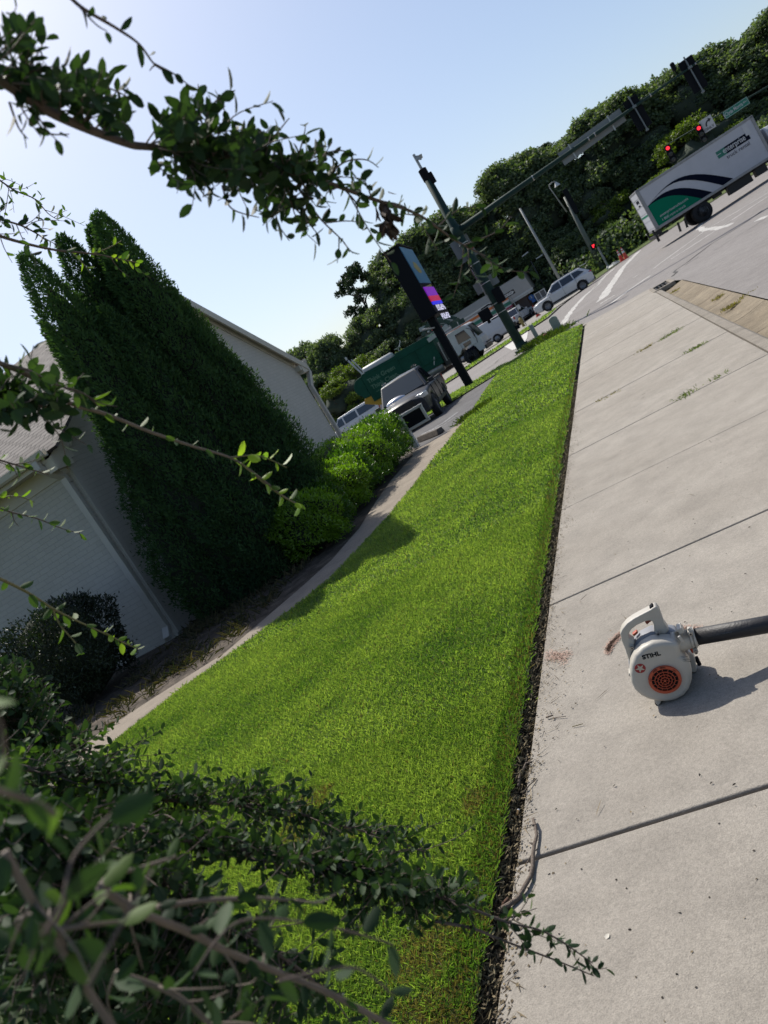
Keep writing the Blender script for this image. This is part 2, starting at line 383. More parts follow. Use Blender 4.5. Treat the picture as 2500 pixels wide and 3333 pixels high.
# kerb, gutter, drain
kx = MB()
y = -2.0
while y < 22.3:
    y1 = min(y + 3.0, 22.35); kx.prism([(.945, -.16), (.945, .004), (1.06, -.006), (1.09, -.03), (1.12, -.16)], y + .006, y1 - .006, axis='y'); y = y1
tag(kx.build('kerb', M_KERB), kind='structure')
gx = MB(); y = -2.0
for y1 in (1, 4, 7.0, 8.7, 10.0, 11.6, 13, 14.2, 15.6, 17.2, 19.2, 21.2, 22.3):
    gx.prism([(1.12, -.2), (1.12, -.115), (1.3, -.105), (1.6, -.052), (1.6, -.2)], y + .01, y1 - .01, axis='y'); y = y1
tag(gx.build('gutter', M_GUT), kind='structure')
dr = empty('storm_drain', (1.18, 23.3, -.03), label='dark slotted storm drain grate let in at the end of the gutter', cat='drain')
f = MB(); 
for c, d in (((0, -.85, 0), (.56, .14, .10)), ((0, .85, 0), (.56, .14, .10)), ((-.24, 0, 0), (.10, 1.56, .10)), ((.24, 0, 0), (.10, 1.56, .10))): f.box(c, d)
f.build('frame', M_KERB, dr, bevel=.01)
f = MB()
for k in range(4): f.box((-.14 + k * .095, 0, -.01), (.03, 1.54, .05))
f.build('grate', mat('cast iron', (.05, .045, .04), .6, metal=.6), dr)
f = MB(); f.box((0, 0, -.12), (.4, 1.6, .1)); f.build('pit', mat('pit dark', (.01, .01, .01), .9), dr)

# footpath beside the hedge
pathR = [(-6.9, 3.9), (-5.77, 5.55), (-5.3, 6.3), (-4.95, 6.7), (-4.3, 7.4), (-3.98, 8.0), (-3.9, 9.0), (-3.80, 10.0), (-3.78, 11.5), (-3.80, 13), (-3.78, 15.5), (-3.74, 17.25)]
pathL = [(-5.2, 16.75), (-4.95, 16), (-4.93, 14), (-4.75, 12.3), (-4.5, 10.5), (-4.5, 9.2), (-4.68, 8.5), (-5.15, 7.1), (-5.75, 6.8), (-6.3, 6.5), (-6.9, 6.1), (-8.2, 4.6)]
drape('path', pathR + pathL, .0, M_PATH, 1.)
drape('flower_bed', [(-8.2, 4.6)] + pathL[::-1] + [(-5.2, 17.8), (-7.6, 18), (-7.6, 9.7), (-14, 9.7), (-14, 4.6)], -.02, M_MULCH, 1.)

# lawn
lawn_poly = [(-1.135, -.5), (-1.135, 25.6), (-2.2, 27.3), (-3.6, 28.9), (-4.0, 28.5), (-4.2, 27.3), (-4.15, 25), (-4.02, 22), (-3.85, 19), (-3.72, 17.3)] + pathR[::-1][1:] + [(-7.2, -.5)]
drape('lawn', lawn_poly, .03, M_TURF, .7)
def in_poly(X, Y, poly):
    ins = np.zeros(len(X), bool); n = len(poly)
    for i in range(n):
        x1, y1 = poly[i]; x2, y2 = poly[(i + 1) % n]
        c = ((y1 > Y) != (y2 > Y)) & (X < (x2 - x1) * (Y - y1) / (y2 - y1 + 1e-12) + x1); ins ^= c
    return ins
def wave2(X, Y, s=0):
    return (np.sin(X * 2.1 + s + 1.3 * np.sin(Y * 1.7 + s)) * np.sin(Y * 1.9 - s + 1.1 * np.sin(X * 2.6)) + .6 * np.sin(X * 5.3 + Y * 3.1 + s) * np.sin(Y * 6.1 - X * 2 + 2 * s)) / 1.6
def scatter(poly, dens, y0, y1, seed, vis=True):
    rg = np.random.default_rng(seed); xs = [p[0] for p in poly]
    n = int((max(xs) - min(xs)) * (y1 - y0) * dens); X = rg.uniform(min(xs), max(xs), n); Y = rg.uniform(y0, y1, n)
    k = in_poly(X, Y, poly)
    if vis: k &= (X > -1.15 * Y - .6) | (Y < 0)
    return X[k], Y[k], rg
M_BLADE = mat('grass blade', (.082, .175, .035), .5, attr=True, col2=(.40, .50, .17), transl=.48, spec=.35)
M_STRAW = mat('dry blade', (.20, .16, .07), .7, attr=True, col2=(.42, .35, .18), transl=.3, spec=.2)
CA, AA, NA, LA, WA, RA = [], [], [], [], [], []
dry = [[], [], [], [], [], []]
drypts = [(-1.35, 1.9, .10), (-1.28, 2.55, .06), (-2.25, 2.95, .14), (-1.9, 2.6, .07), (-1.3, 1.6, .12)]
for y0, y1, dens, L, wd in ((.9, 3.4, 40000, .035, .0028), (3.4, 6.5, 21000, .036, .0044), (6.5, 12, 7500, .042, .0085), (12, 20, 2200, .055, .020), (20, 29, 1100, .055, .030)):
    X, Y, rg = scatter(lawn_poly, dens, y0, y1, int(y0 * 10)); n = len(X)
    v = wave2(X * 1.3, Y * 1.3); ang = rg.uniform(0, 2 * np.pi, n); tilt = rg.uniform(.15, 1.15, n)
    A = np.stack([np.cos(ang) * np.sin(tilt), np.sin(ang) * np.sin(tilt), np.cos(tilt)], 1)
    Z = TZv(X, Y) + .028; a2 = ang + rg.uniform(-.6, .6, n)
    N = np.stack([-np.cos(a2) * np.cos(tilt), -np.sin(a2) * np.cos(tilt), np.sin(tilt)], 1)
    Ls = L * rg.uniform(.5, 1.25, n) * (1 + .25 * v)
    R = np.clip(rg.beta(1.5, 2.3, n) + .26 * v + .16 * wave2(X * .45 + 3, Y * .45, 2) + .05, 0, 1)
    R = np.where(X > -1.24, R * .35, R); isd = np.zeros(n, bool)  # edge blades tinted darker: the edge's shadow side put into colour
    for dx, dy, dd in drypts: isd |= (np.hypot(X - dx, (Y - dy) * .7) < dd * (1 + .5 * wave2(X * 9, Y * 9))) & (rg.random(n) < .62)
    isd |= rg.random(n) < .035
    edge = (X > -1.22) & (rg.random(n) < .5); isd |= edge & (rg.random(n) < .5)
    keep = ~((X > -1.155) & (rg.random(n) < .2))
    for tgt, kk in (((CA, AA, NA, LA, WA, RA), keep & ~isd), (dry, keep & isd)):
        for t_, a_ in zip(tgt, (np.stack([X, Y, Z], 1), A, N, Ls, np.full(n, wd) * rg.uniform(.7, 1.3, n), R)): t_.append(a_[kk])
cat_ = np.concatenate
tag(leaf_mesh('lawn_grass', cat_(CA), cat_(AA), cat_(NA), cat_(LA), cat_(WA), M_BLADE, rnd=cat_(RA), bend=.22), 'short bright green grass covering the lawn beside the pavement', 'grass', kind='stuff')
tag(leaf_mesh('dry_grass', *[cat_(q) for q in dry[:5]], M_STRAW, rnd=cat_(dry[5]), bend=.2), 'straw coloured dead blades among the lawn and at its cut edge', 'grass', kind='stuff')
# verge grass, far
CA, AA, NA, LA, WA, RA = [], [], [], [], [], []
for poly, dens, y0, y1 in (([(-4.5, 30.2), (-5.6, 31.2), (-8.2, 34.4), (-13.5, 39.2), (-13, 34.3), (-6.35, 27.4), (-4.2, 27.35), (-4.0, 28.6)], 320, 27, 40), ([(-22, 53.1), (-16, 52.6), (-9, 51.6), (-4.15, 51.6), (-3.5, 57.8), (-18, 57.6), (-22, 58)], 60, 51, 58)):
    X, Y, rg = scatter(poly, dens, y0, y1, 3, False); n = len(X); ang = rg.uniform(0, 6.28, n); tl = rg.uniform(.1, .9, n)
    A = np.stack([np.cos(ang) * np.sin(tl), np.sin(ang) * np.sin(tl), np.cos(tl)], 1); N = np.stack([-np.sin(ang), np.cos(ang), 0 * ang], 1); N = np.cross(A, N)
    CA.append(np.stack([X, Y, TZv(X, Y)], 1)); AA.append(A); NA.append(N); LA.append(rg.uniform(.05, .12, n) * (1 if y0 < 50 else 1.4)); WA.append(np.full(n, .05 if y0 < 50 else .09)); RA.append(np.clip(rg.beta(2, 2, n) + .1, 0, 1))
tag(leaf_mesh('verge_grass', cat_(CA), cat_(AA), cat_(NA), cat_(LA), cat_(WA), M_BLADE, rnd=cat_(RA), six=False), 'rough mown grass on the strips beside the cross street', 'grass', kind='stuff')
# tufts: lawn edge fringe at path, weeds in the bed and between slabs
def tuft(name, spots, n, L, m, seed, label, cat, kind='stuff', wd=.006, spread=.06, group=None, tilt=1.1):
    rg = np.random.default_rng(seed); C = []; 
    for (x, y, s) in spots:
        k = int(n * s); q = rg.normal(0, spread * s, (k, 2)); C.append(np.stack([x + q[:, 0], y + q[:, 1], np.zeros(k)], 1))
    C = np.concatenate(C); k = len(C); C[:, 2] = TZv(C[:, 0], C[:, 1]) - .01; ang = rg.uniform(0, 6.28, k); tl = rg.uniform(.1, tilt, k)
    A = np.stack([np.cos(ang) * np.sin(tl), np.sin(ang) * np.sin(tl), np.cos(tl)], 1); N = np.stack([-np.cos(ang) * np.cos(tl), -np.sin(ang) * np.cos(tl), np.sin(tl)], 1)
    return tag(leaf_mesh(name, C, A, N, L * rg.uniform(.4, 1.2, k), np.full(k, wd), m, bend=.35), label, cat, group, kind)
rd = random.Random(5)
M_WEED = mat('weed blade', (.08, .14, .03), .6, attr=True, col2=(.26, .32, .10), transl=.3)
def crack_weed(pts, n, L, m, lab, s=.05, wd=.006):
    c = [T(*p) for p in pts]; sp = []
    for a, b_ in zip(c[:-1], c[1:]):
        for k in range(6): q = a.lerp(b_, k / 5); sp.append((q.x, q.y, 1))
    return tuft('weed', sp, n, L, m, int(pts[0][0]), lab, 'weed', None, wd, s, 'weeds in the pavement joints')
ZC = lambda x, y: (1850 + x * .3918, 850 + y * .3918)
crack_weed([ZC(255, 1160), ZC(375, 1100)], 14, .04, M_STRAW, 'brown withered weed lying in a pavement joint near the lawn')
crack_weed([ZC(945, 1130), ZC(1020, 1090)], 22, .045, M_WEED, 'small green weed tuft in the nearest weedy joint, left of the centre')
crack_weed([ZC(1225, 975), ZC(1262, 955)], 14, .04, M_WEED, 'tiny green weed in the same joint, further right')
crack_weed([ZC(1010, 745), ZC(1115, 692)], 26, .048, M_WEED, 'green weed tuft in the middle weedy joint of the pavement')
crack_weed([ZC(790, 645), ZC(910, 575)], 28, .055, M_WEED, 'longest green weed tuft, in the farthest weedy joint')
crack_weed([ZC(625, 735), ZC(680, 705)], 14, .05, M_STRAW, 'thin dark weed scrap in a joint beside the farthest tuft')
def gut_weed(p, lab, n=40):
    c = T(*p, -.09); tuft('gutter_weed', [(c.x, c.y, 1), (c.x + .07, c.y + .05, 1)], n, .06, M_STRAW, int(p[0]), lab, 'weed', None, .01, .05, 'weeds in the gutter').location.z = -.07
gut_weed(ZC(1340, 400), 'largest dark weed clump lying in the gutter joint', 90); gut_weed(ZC(880, 262), 'small brown weed in the gutter near the storm drain'); gut_weed(ZC(1470, 310), 'weed clump at the road edge of the gutter'); gut_weed(ZC(775, 255), 'weed right beside the storm drain'); gut_weed(ZC(1240, 320), 'sparse weed in the middle of the gutter')
sp = []
for _ in range(70): sp.append((rd.uniform(-7.4, -5.2), rd.uniform(7.2, 9.9), rd.uniform(.4, 1)))
for _ in range(40): sp.append((rd.uniform(-8.6, -5.9), rd.uniform(6.4, 7.6), rd.uniform(.3, .7)))
sp = [q for q in sp if q[0] < -5.0 - max(0, (7.6 - q[1])) * .8]
tuft('bed_weeds', sp, 26, .15, mat('dull weed', (.035, .05, .02), .8, attr=True, col2=(.17, .135, .075), transl=.2), 9, 'dry straggly weeds and leaf litter in the bed at the wall foot', 'weeds', wd=.010, spread=.12)
tuft('edge_weeds', [(-5.35, 6.42, 1), (-5.6, 5.9, 1), (-4.4, 7.35, 1), (-1.16, 3.3, .8), (-3.85, 8.9, .7)], 40, .07, M_BLADE, 10, 'little weeds overhanging the edge of the lawn', 'weeds', wd=.012, spread=.05)

# soil crumbs, clippings and litter along the pavement edge
rg = np.random.default_rng(77); n = 2600
Y = 1.2 + rg.random(n) ** 1.6 * 10; X = -1.10 + np.abs(rg.normal(0, .035, n)) * (1 + 1.2 * (np.sin(Y * 2.3) > .2)); k = rg.random(n) < .10; X[k] = rg.uniform(-1.05, .9, k.sum())
Z = np.full(n, .004); ang = rg.uniform(0, 6.28, n); A = np.stack([np.cos(ang), np.sin(ang), rg.uniform(-.05, .15, n)], 1)
L = rg.uniform(.004, .014, n); L[:260] = rg.uniform(.03, .09, 260)
Wd = np.where(np.arange(n) < 260, .003, L * .6)
tag(leaf_mesh('clippings', np.stack([X, Y, Z], 1), A, np.tile([0, 0, 1.], (n, 1)) + rg.normal(0, .3, (n, 3)), L, Wd, mat('litter', (.04, .028, .018), .9, attr=True, col2=(.30, .23, .13)), six=True), 'bits of bark, clippings and soil strewn along the lawn edge', 'clippings', kind='stuff')
n = 26000; Y = .5 + rg.random(n) * 13; X = rg.uniform(-1.19, -1.08, n) 
ang = rg.uniform(0, 6.28, n); A = np.stack([np.cos(ang), np.sin(ang), rg.uniform(0, .9, n)], 1)
tag(leaf_mesh('thatch', np.stack([X, Y, np.full(n, -.03) + rg.random(n) * .05 * (X < -1.105)], 1), A, rg.normal(0, 1, (n, 3)), rg.uniform(.015, .04, n), .005, mat('thatch', (.08, .06, .035), .9, attr=True, col2=(.36, .29, .16))), 'dark crumbling thatch and roots in the cut lawn edge', 'thatch', kind='stuff')
# orange marking paint
def paint(spots, lab, seed, n=900):
    rg = np.random.default_rng(seed); C = []
    for (x0, y0), (x1, y1), w_ in spots:
        t = rg.random(n); C.append(np.stack([x0 + (x1 - x0) * t + rg.normal(0, w_, n), y0 + (y1 - y0) * t + rg.normal(0, w_, n)], 1))
    C = np.concatenate(C); k = len(C); W_ = np.array([tuple(T(*c)) for c in C]); W_[:, 2] = .0035
    ang = rg.uniform(0, 6.28, k); A = np.stack([np.cos(ang), np.sin(ang), 0 * ang], 1)
    return tag(leaf_mesh('paint_mark', W_, A, np.tile([0, 0, 1.], (k, 1)), rg.uniform(.003, .007, k), rg.uniform(.003, .006, k), mat('marking paint', (.58, .33, .25), .9, attr=True, col2=(.56, .42, .34)), six=True, fold=0), lab, 'paint mark', 'orange spray marks on the pavement')
paint([((2022, 2064), (1990, 2095), 5), ((1990, 2095), (1978, 2122), 6), ((2060, 2090), (2120, 2072), 7), ((2120, 2072), (2160, 2090), 6), ((2225, 2048), (2285, 2052), 6)], 'faded orange spray mark behind the leaf blower', 4, 700)
paint([((1775, 2142), (1858, 2128), 8), ((1790, 2128), (1840, 2150), 9)], 'faint orange spray mark between the lawn edge and the leaf blower', 6, 420)

# ------------------------------------------------------------------ building
def brick_mat(name, c1, c2, mort, sx=1., axis='y'):
    m = bpy.data.materials.new(name); m.use_nodes = True; n = m.node_tree.nodes; l = m.node_tree.links; p = n['Principled BSDF']
    tc = n.new('ShaderNodeTexCoord'); sp = n.new('ShaderNodeSeparateXYZ'); cb = n.new('ShaderNodeCombineXYZ')
    l.new(tc.outputs['Object'], sp.inputs[0])
    ad = n.new('ShaderNodeMath'); ad.operation = 'ADD'; l.new(sp.outputs['X'], ad.inputs[0]); l.new(sp.outputs['Y'], ad.inputs[1])
    l.new(ad.outputs[0], cb.inputs['X']); l.new(sp.outputs['Z'], cb.inputs['Y'])
    br = n.new('ShaderNodeTexBrick'); br.inputs['Scale'].default_value = 1; br.inputs['Brick Width'].default_value = .22; br.inputs['Row Height'].default_value = .078
    br.inputs['Mortar Size'].default_value = .006; br.inputs['Mortar Smooth'].default_value = .6; K_ = .92; br.inputs['Color1'].default_value = (*[x * K_ for x in c1], 1); br.inputs['Color2'].default_value = (*[x * K_ for x in c2], 1); br.inputs['Mortar'].default_value = (*[x * K_ * 1.1 for x in mort], 1)
    l.new(cb.outputs[0], br.inputs['Vector'])
    nz = n.new('ShaderNodeTexNoise'); nz.inputs['Scale'].default_value = 1.2; nz.inputs['Detail'].default_value = 8; l.new(tc.outputs['Object'], nz.inputs['Vector'])
    r = n.new('ShaderNodeValToRGB'); r.color_ramp.elements[0].color = (.86, .86, .86, 1); r.color_ramp.elements[1].color = (1.05, 1.05, 1.05, 1); l.new(nz.outputs[0], r.inputs[0])
    x = n.new('ShaderNodeMix'); x.data_type = 'RGBA'; x.blend_type = 'MULTIPLY'; x.inputs['Factor'].default_value = 1; l.new(br.outputs[0], x.inputs['A']); l.new(r.outputs[0], x.inputs['B']); l.new(x.outputs['Result'], p.inputs['Base Color'])
    bm = n.new('ShaderNodeBump'); bm.inputs['Strength'].default_value = .5; bm.inputs['Distance'].default_value = .005; bm.invert = True; l.new(br.outputs['Fac'], bm.inputs['Height']); l.new(bm.outputs[0], p.inputs['Normal'])
    p.inputs['Roughness'].default_value = .75; return m
M_BRICK = brick_mat('painted brick', (.46, .44, .40), (.49, .47, .43), (.36, .35, .32))
M_TRIM = mat('cream trim', (.62, .58, .49), .5, var=.06, scale=3)
M_PIPE = mat('painted downpipe', (.56, .54, .50), .4, var=.08, scale=2)
def shingle_mat():
    m = bpy.data.materials.new('shingles'); m.use_nodes = True; n = m.node_tree.nodes; l = m.node_tree.links; p = n['Principled BSDF']
    tc = n.new('ShaderNodeTexCoord'); br = n.new('ShaderNodeTexBrick'); br.inputs['Scale'].default_value = 1; br.inputs['Brick Width'].default_value = .3; br.inputs['Row Height'].default_value = .135; br.inputs['Mortar Size'].default_value = .014
    br.inputs['Color1'].default_value = (.10, .085, .08, 1); br.inputs['Color2'].default_value = (.17, .15, .14, 1); br.inputs['Mortar'].default_value = (.02, .017, .016, 1); br.inputs['Mortar Smooth'].default_value = .2
    l.new(tc.outputs['Object'], br.inputs['Vector']); l.new(br.outputs[0], p.inputs['Base Color'])
    bm = n.new('ShaderNodeBump'); bm.inputs['Strength'].default_value = 1; bm.inputs['Distance'].default_value = .012; bm.invert = True; l.new(br.outputs['Fac'], bm.inputs['Height']); l.new(bm.outputs[0], p.inputs['Normal']); p.inputs['Roughness'].default_value = .9; return m
M_SHIN = shingle_mat()
bd = empty('brick_building', (-7.7, 9.9, 0), label='painted brick building with a wide gable end and shingled roof behind the conifers', cat='building')
GW, EH, RH = 10.05, 3.32, 5.95; DEP = 16.      # gable width, eave height, ridge height, depth
wm = MB(); wm.prism([(0, -.6), (GW, -.6), (GW, EH - .02), (GW / 2, RH - .05), (0, EH - .02)], 0, -DEP, axis='x')
wm.build('wall', M_BRICK, bd)
sl = math.atan2(RH - EH, GW / 2); LN = math.hypot(RH - EH, GW / 2) + .42
for sgn in (0, 1):
    r = empty('roof_frame', (0, 0, 0)); bpy.data.objects.remove(r)
    rm = MB(); rm.box((-DEP / 2 + .17, LN / 2, .02), (DEP + .34, LN, .045))
    ro = rm.build('roof', M_SHIN, bd)
    ro.location = (0, -.38 if sgn == 0 else GW + .38, EH - .02 - .38 * math.tan(sl) + .08)
    ro.rotation_euler = Euler((sl, 0, 0)) if sgn == 0 else Euler((sl, 0, math.pi))
    if sgn: ro.location.x = -DEP + .0
tr = MB()                                     # rake boards and frieze on the gable
for sgn in (0, 1):
    yy = lambda v: v if sgn == 0 else GW - v
    e0 = -.38; zb = EH + .02 - .38 * math.tan(sl)
    def bar(d0, d1, x0, x1, drop0, drop1):
        a = [(yy(d0), zb + (d0 - e0) * math.tan(sl) - drop0), (yy(GW / 2), zb + (GW / 2 - e0) * math.tan(sl) - drop0), (yy(GW / 2), zb + (GW / 2 - e0) * math.tan(sl) - drop1), (yy(d0), zb + (d0 - e0) * math.tan(sl) - drop1)]
        tr.prism(a, x0, x1, axis='x')
    bar(e0, 0, .13, .165, .0, .20)            # barge board
    bar(.0, 0, .003, .13, .06, .10)           # soffit
    bar(.0, 0, .002, .028, .10, .24)          # frieze
    s = -1 if sgn == 0 else 1
    tr.box((.075, yy(-.19), zb - .11), (.15, .40, .20)); tr.box((.06, yy(.0), zb - .05), (.16, .22, .14))
tr.build('barge_board', M_TRIM, bd)
fr = MB(); fr.box((-DEP / 2, -.012, EH - .28), (DEP, .024, .36)); fr.box((-DEP / 2, -.19, EH - .20), (DEP, .36, .03)); fr.box((-DEP / 2, -.385, EH - .14), (DEP + .1, .03, .17)); fr.build('fascia', M_TRIM, bd)
for yy_, s in ((-.46, 1), (GW + .46, -1)):
    gt = MB(); gt.prism([(yy_ - .06 * s, EH - .05), (yy_ - .05 * s, EH - .13), (yy_ - .02 * s, EH - .16), (yy_ + .05 * s, EH - .16), (yy_ + .05 * s, EH - .05), (yy_ + .04 * s, EH - .05), (yy_ + .04 * s, EH - .14), (yy_ - .02 * s, EH - .14), (yy_ - .045 * s, EH - .05)], .17, -DEP, axis='x')
    gt.build('gutter', M_TRIM, bd)
def pipe(pts, wx=.085, wy=.07):
    b = MB(); 
    for a, c in zip(pts[:-1], pts[1:]):
        a, c = Vector(a), Vector(c); d = (c - a); L_ = d.length + .03; q = d.to_track_quat('Z', 'Y').to_matrix()
        b.box(((a + c) / 2), (wx, wy, L_), rot=q)
    return b.build('downpipe', M_PIPE, bd, bevel=.008)
pipe([(-.06, -.46, EH - .13), (-.06, -.46, EH - .26), (-.07, -.10, EH - .48), (-.07, -.10, EH - .6), (-.07, -.06, .16), (-.04, -.20, .03)], .11, .085)
pipe([(.10, GW + .42, EH - .1), (.10, GW + .42, EH - .42), (.06, GW + .10, EH - .78), (.06, GW + .07, .1)], .11, .11)
# the first storey corner bead and wall bottom course give the wall its edge
cb_ = MB(); cb_.box((.014, .06, EH / 2 - .2), (.03, .11, EH - .4)); cb_.build('corner_board', M_PIPE, bd)

# ------------------------------------------------------------------ conifers
M_CON = mat('conifer spray', (.034, .080, .036), .8, attr=True, col2=(.085, .165, .062), transl=.3, spec=.15)
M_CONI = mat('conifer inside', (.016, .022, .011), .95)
M_BARK = mat('bark', (.09, .07, .05), .9, var=.4, scale=12, bump=.6)
def conifer(name, loc, lobes, n, seed, label, group):
    o = empty(name, loc, label=label, cat='conifer', group=group)
    rg = np.random.default_rng(seed); C, A, N, Ls = [], [], [], []
    inn = MB(); tot = sum(l[3] * l[2] for l in lobes)
    for li, (bx, by, R, H_, tx, ty, z0) in enumerate(lobes):
        k = int(n * R * H_ / tot); t = 1 - (1 - rg.random(k) * .998) ** .74; t = np.clip(t, 0, .999)
        a = rg.uniform(0, 2 * np.pi, k)
        prof = lambda t: R * np.minimum(1, .62 + 1.6 * t) * (1 - t) ** .62
        lump = 1 + .21 * np.sin(a * 4 + t * 13 + li) * np.sin(t * 17 + a * 3) + .10 * np.sin(a * 9 - t * 31 + li * 2) * np.sin(a * 5 + t * 11)
        depth = 1 - np.abs(rg.normal(0, .085, k)); depth[rg.random(k) < .05] = rg.uniform(1, 1.12); r = prof(t) * lump * depth
        x = bx + (tx - bx) * t + r * np.cos(a); y = by + (ty - by) * t + r * np.sin(a); z = z0 + (H_ - z0) * t
        C.append(np.stack([x, y, z], 1)); o_ = np.stack([np.cos(a), np.sin(a), np.zeros(k)], 1)
        up_ = np.stack([np.zeros(k) + (tx - bx) * .2, np.zeros(k), np.ones(k)], 1)
        A.append(o_ * rg.uniform(.1, 1.0, k)[:, None] + up_ * .8 + rg.normal(0, .55, (k, 3)))
        N.append(o_ + rg.normal(0, .5, (k, 3))); Ls.append(rg.uniform(.035, .085, k))
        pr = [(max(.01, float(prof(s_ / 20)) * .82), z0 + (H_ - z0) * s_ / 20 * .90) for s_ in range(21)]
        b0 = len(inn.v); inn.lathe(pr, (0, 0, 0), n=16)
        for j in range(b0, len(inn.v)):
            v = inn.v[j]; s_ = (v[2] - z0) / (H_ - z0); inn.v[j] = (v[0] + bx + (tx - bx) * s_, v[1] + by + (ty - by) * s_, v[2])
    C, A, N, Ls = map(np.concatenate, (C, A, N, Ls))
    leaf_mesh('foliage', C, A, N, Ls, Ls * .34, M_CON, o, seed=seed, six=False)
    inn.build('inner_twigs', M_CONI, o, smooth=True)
    tr_ = MB(); tr_.tube([(0, 0, -.05), (0.02, 0, .6), (.03, .02, 3)], [.09, .08, .04], 8); tr_.build('trunk', M_BARK, o)
    return o
conifer('conifer', (-6.25, 10.25, 0), [(.0, 0, .90, 5.80, -.34, 0, .0), (-.45, .1, .42, 4.9, -.75, .1, 1.2), (.25, .1, .80, 4.6, .22, .1, .0), (.1, .3, .6, 5.0, -.15, .3, .3), (-.50, -.15, .78, 3.7, -.45, -.1, .0)], 150000, 1, 'nearer tall dark green conifer with a leaning tip, against the corner of the brick building', 'conifers in front of the gable')
conifer('conifer', (-5.7, 11.1, 0), [(-.02, 0, .98, 5.92, .0, 0, .0), (-.55, -.1, .88, 6.0, -.72, 0, .4), (-.25, .2, .95, 5.9, -.30, .2, .6), (.35, .0, .60, 4.2, .30, 0, .0)], 170000, 2, 'farther dark green conifer with several spires, behind the nearer conifer', 'conifers in front of the gable')

# ------------------------------------------------------------------ hedge and shrubs
M_HEDGE = mat('hedge leaf', (.05, .13, .012), .35, attr=True, col2=(.22, .38, .03), transl=.4, spec=.5)
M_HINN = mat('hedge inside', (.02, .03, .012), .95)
M_TWIG = mat('twig', (.16, .11, .075), .8, var=.25, scale=30)
def shrub(name, loc, r, h, n, seed, label, cat, m, L=.045, group=None, flat=.0, ry=None, rr=.35):
    o = empty(name, loc, label=label, cat=cat, group=group); rg = np.random.default_rng(seed); ry = ry or r
    k = n; a = rg.uniform(0, 2 * np.pi, k); cz = rg.uniform(-.85, 1, k); s_ = np.sqrt(1 - cz * cz)
    e = 1 + .10 * np.sin(a * 3 + seed) * np.sin(cz * 6) + .07 * np.sin(a * 7 + cz * 9 + seed)
    f = 1 - np.abs(rg.normal(0, .10, k)); f[rg.random(k) < .05] *= 1.1
    pw = .72
    x = r * e * f * np.sign(np.cos(a)) * np.abs(np.cos(a)) ** pw * s_ ** .6; y = ry * e * f * np.sign(np.sin(a)) * np.abs(np.sin(a)) ** pw * s_ ** .6; z = h * .5 + h * .5 * e * f * np.sign(cz) * np.abs(cz) ** .8
    C = np.stack([x, y, z], 1); O = unit(np.stack([x / r, y / ry, (z - h * .5) / (h * .5)], 1))
    A = O * .7 + rg.normal(0, .55, (k, 3)) + np.array([0, 0, .55]); N = O + rg.normal(0, .6, (k, 3)) + np.array([0, 0, .4])
    # young shoots standing proud of the clipped surface
    leaf_mesh('foliage', C, A, N, L * rg.uniform(.6, 1.3, k), L * .42, m, o, seed=seed, bend=.15)
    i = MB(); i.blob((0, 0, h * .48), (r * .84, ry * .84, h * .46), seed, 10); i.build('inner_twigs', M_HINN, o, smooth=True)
    t = MB(); t.tube([(0, 0, -.05), (.05, 0, h * .3), (.1, .05, h * .5)], [.04, .03, .02], 6); t.tube([(.05, 0, -.05), (-.1, .1, h * .5)], [.03, .02], 6); t.build('trunk', M_BARK, o)
    return o
HG = 'clipped green bushes along the path'
shrub('bush', (-5.12, 10.55, 0), .58, .88, 11000, 21, 'lowest bright green bush of the path hedge, next to the conifers', 'bush', M_HEDGE, group=HG, L=.05)
shrub('bush', (-5.75, 12.75, 0), 1.0, 1.02, 17000, 22, 'tall bright green clipped bush in the middle of the hedge row', 'bush', M_HEDGE, group=HG, ry=.95, L=.055)
shrub('bush', (-5.75, 14.75, 0), 1.0, 1.17, 16000, 23, 'bright green clipped bush with a flat top, second from the car park', 'bush', M_HEDGE, group=HG, ry=1.0, L=.055)
shrub('bush', (-5.55, 16.3, 0), .62, 1.12, 9000, 24, 'small end bush of the hedge row, beside the white sign post', 'bush', M_HEDGE, group=HG, ry=.62, L=.055)
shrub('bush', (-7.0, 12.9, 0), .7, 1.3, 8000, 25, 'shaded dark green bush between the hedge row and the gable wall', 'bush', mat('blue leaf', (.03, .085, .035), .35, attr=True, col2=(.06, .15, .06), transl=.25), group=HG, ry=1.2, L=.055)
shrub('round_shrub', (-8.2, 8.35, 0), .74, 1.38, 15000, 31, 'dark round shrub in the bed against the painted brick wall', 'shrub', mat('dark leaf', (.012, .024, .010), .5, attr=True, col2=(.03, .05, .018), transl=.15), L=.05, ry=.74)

# ------------------------------------------------------------------ vehicles
M_TYRE = mat('tyre', (.018, .018, .02), .85, bump=.3, bscale=40)
M_RIM = mat('alloy', (.45, .45, .47), .3, metal=.8)
M_STEEL = mat('white steel', (.5, .5, .5), .5)
M_DARK = mat('black plastic', (.014, .014, .016), .55)
M_ARCH = mat('wheel well', (.006, .006, .007), .9)
M_GLASS = mat('dark glass', (.012, .015, .022), .04, spec=.9, coat=.5)
M_GLASS2 = mat('windscreen', (.03, .045, .06), .12, spec=.5)
M_WHITE = mat('white paint', (.72, .73, .76), .3, coat=.7, var=.03, scale=2)
M_WHITE2 = mat('fleet white', (.62, .63, .66), .4, coat=.3, var=.06, scale=2)
M_GREY = mat('grey car paint', (.035, .038, .048), .35, spec=.3)
M_RED = mat('lamp red', (.45, .01, .015), .2, coat=1.)
M_LAMP = mat('lamp clear', (.55, .57, .6), .1, coat=1.)
M_CHROME = mat('chrome', (.6, .6, .62), .15, metal=1.)
def solid(mb, mats):
    return mb.build('tmp', mats)
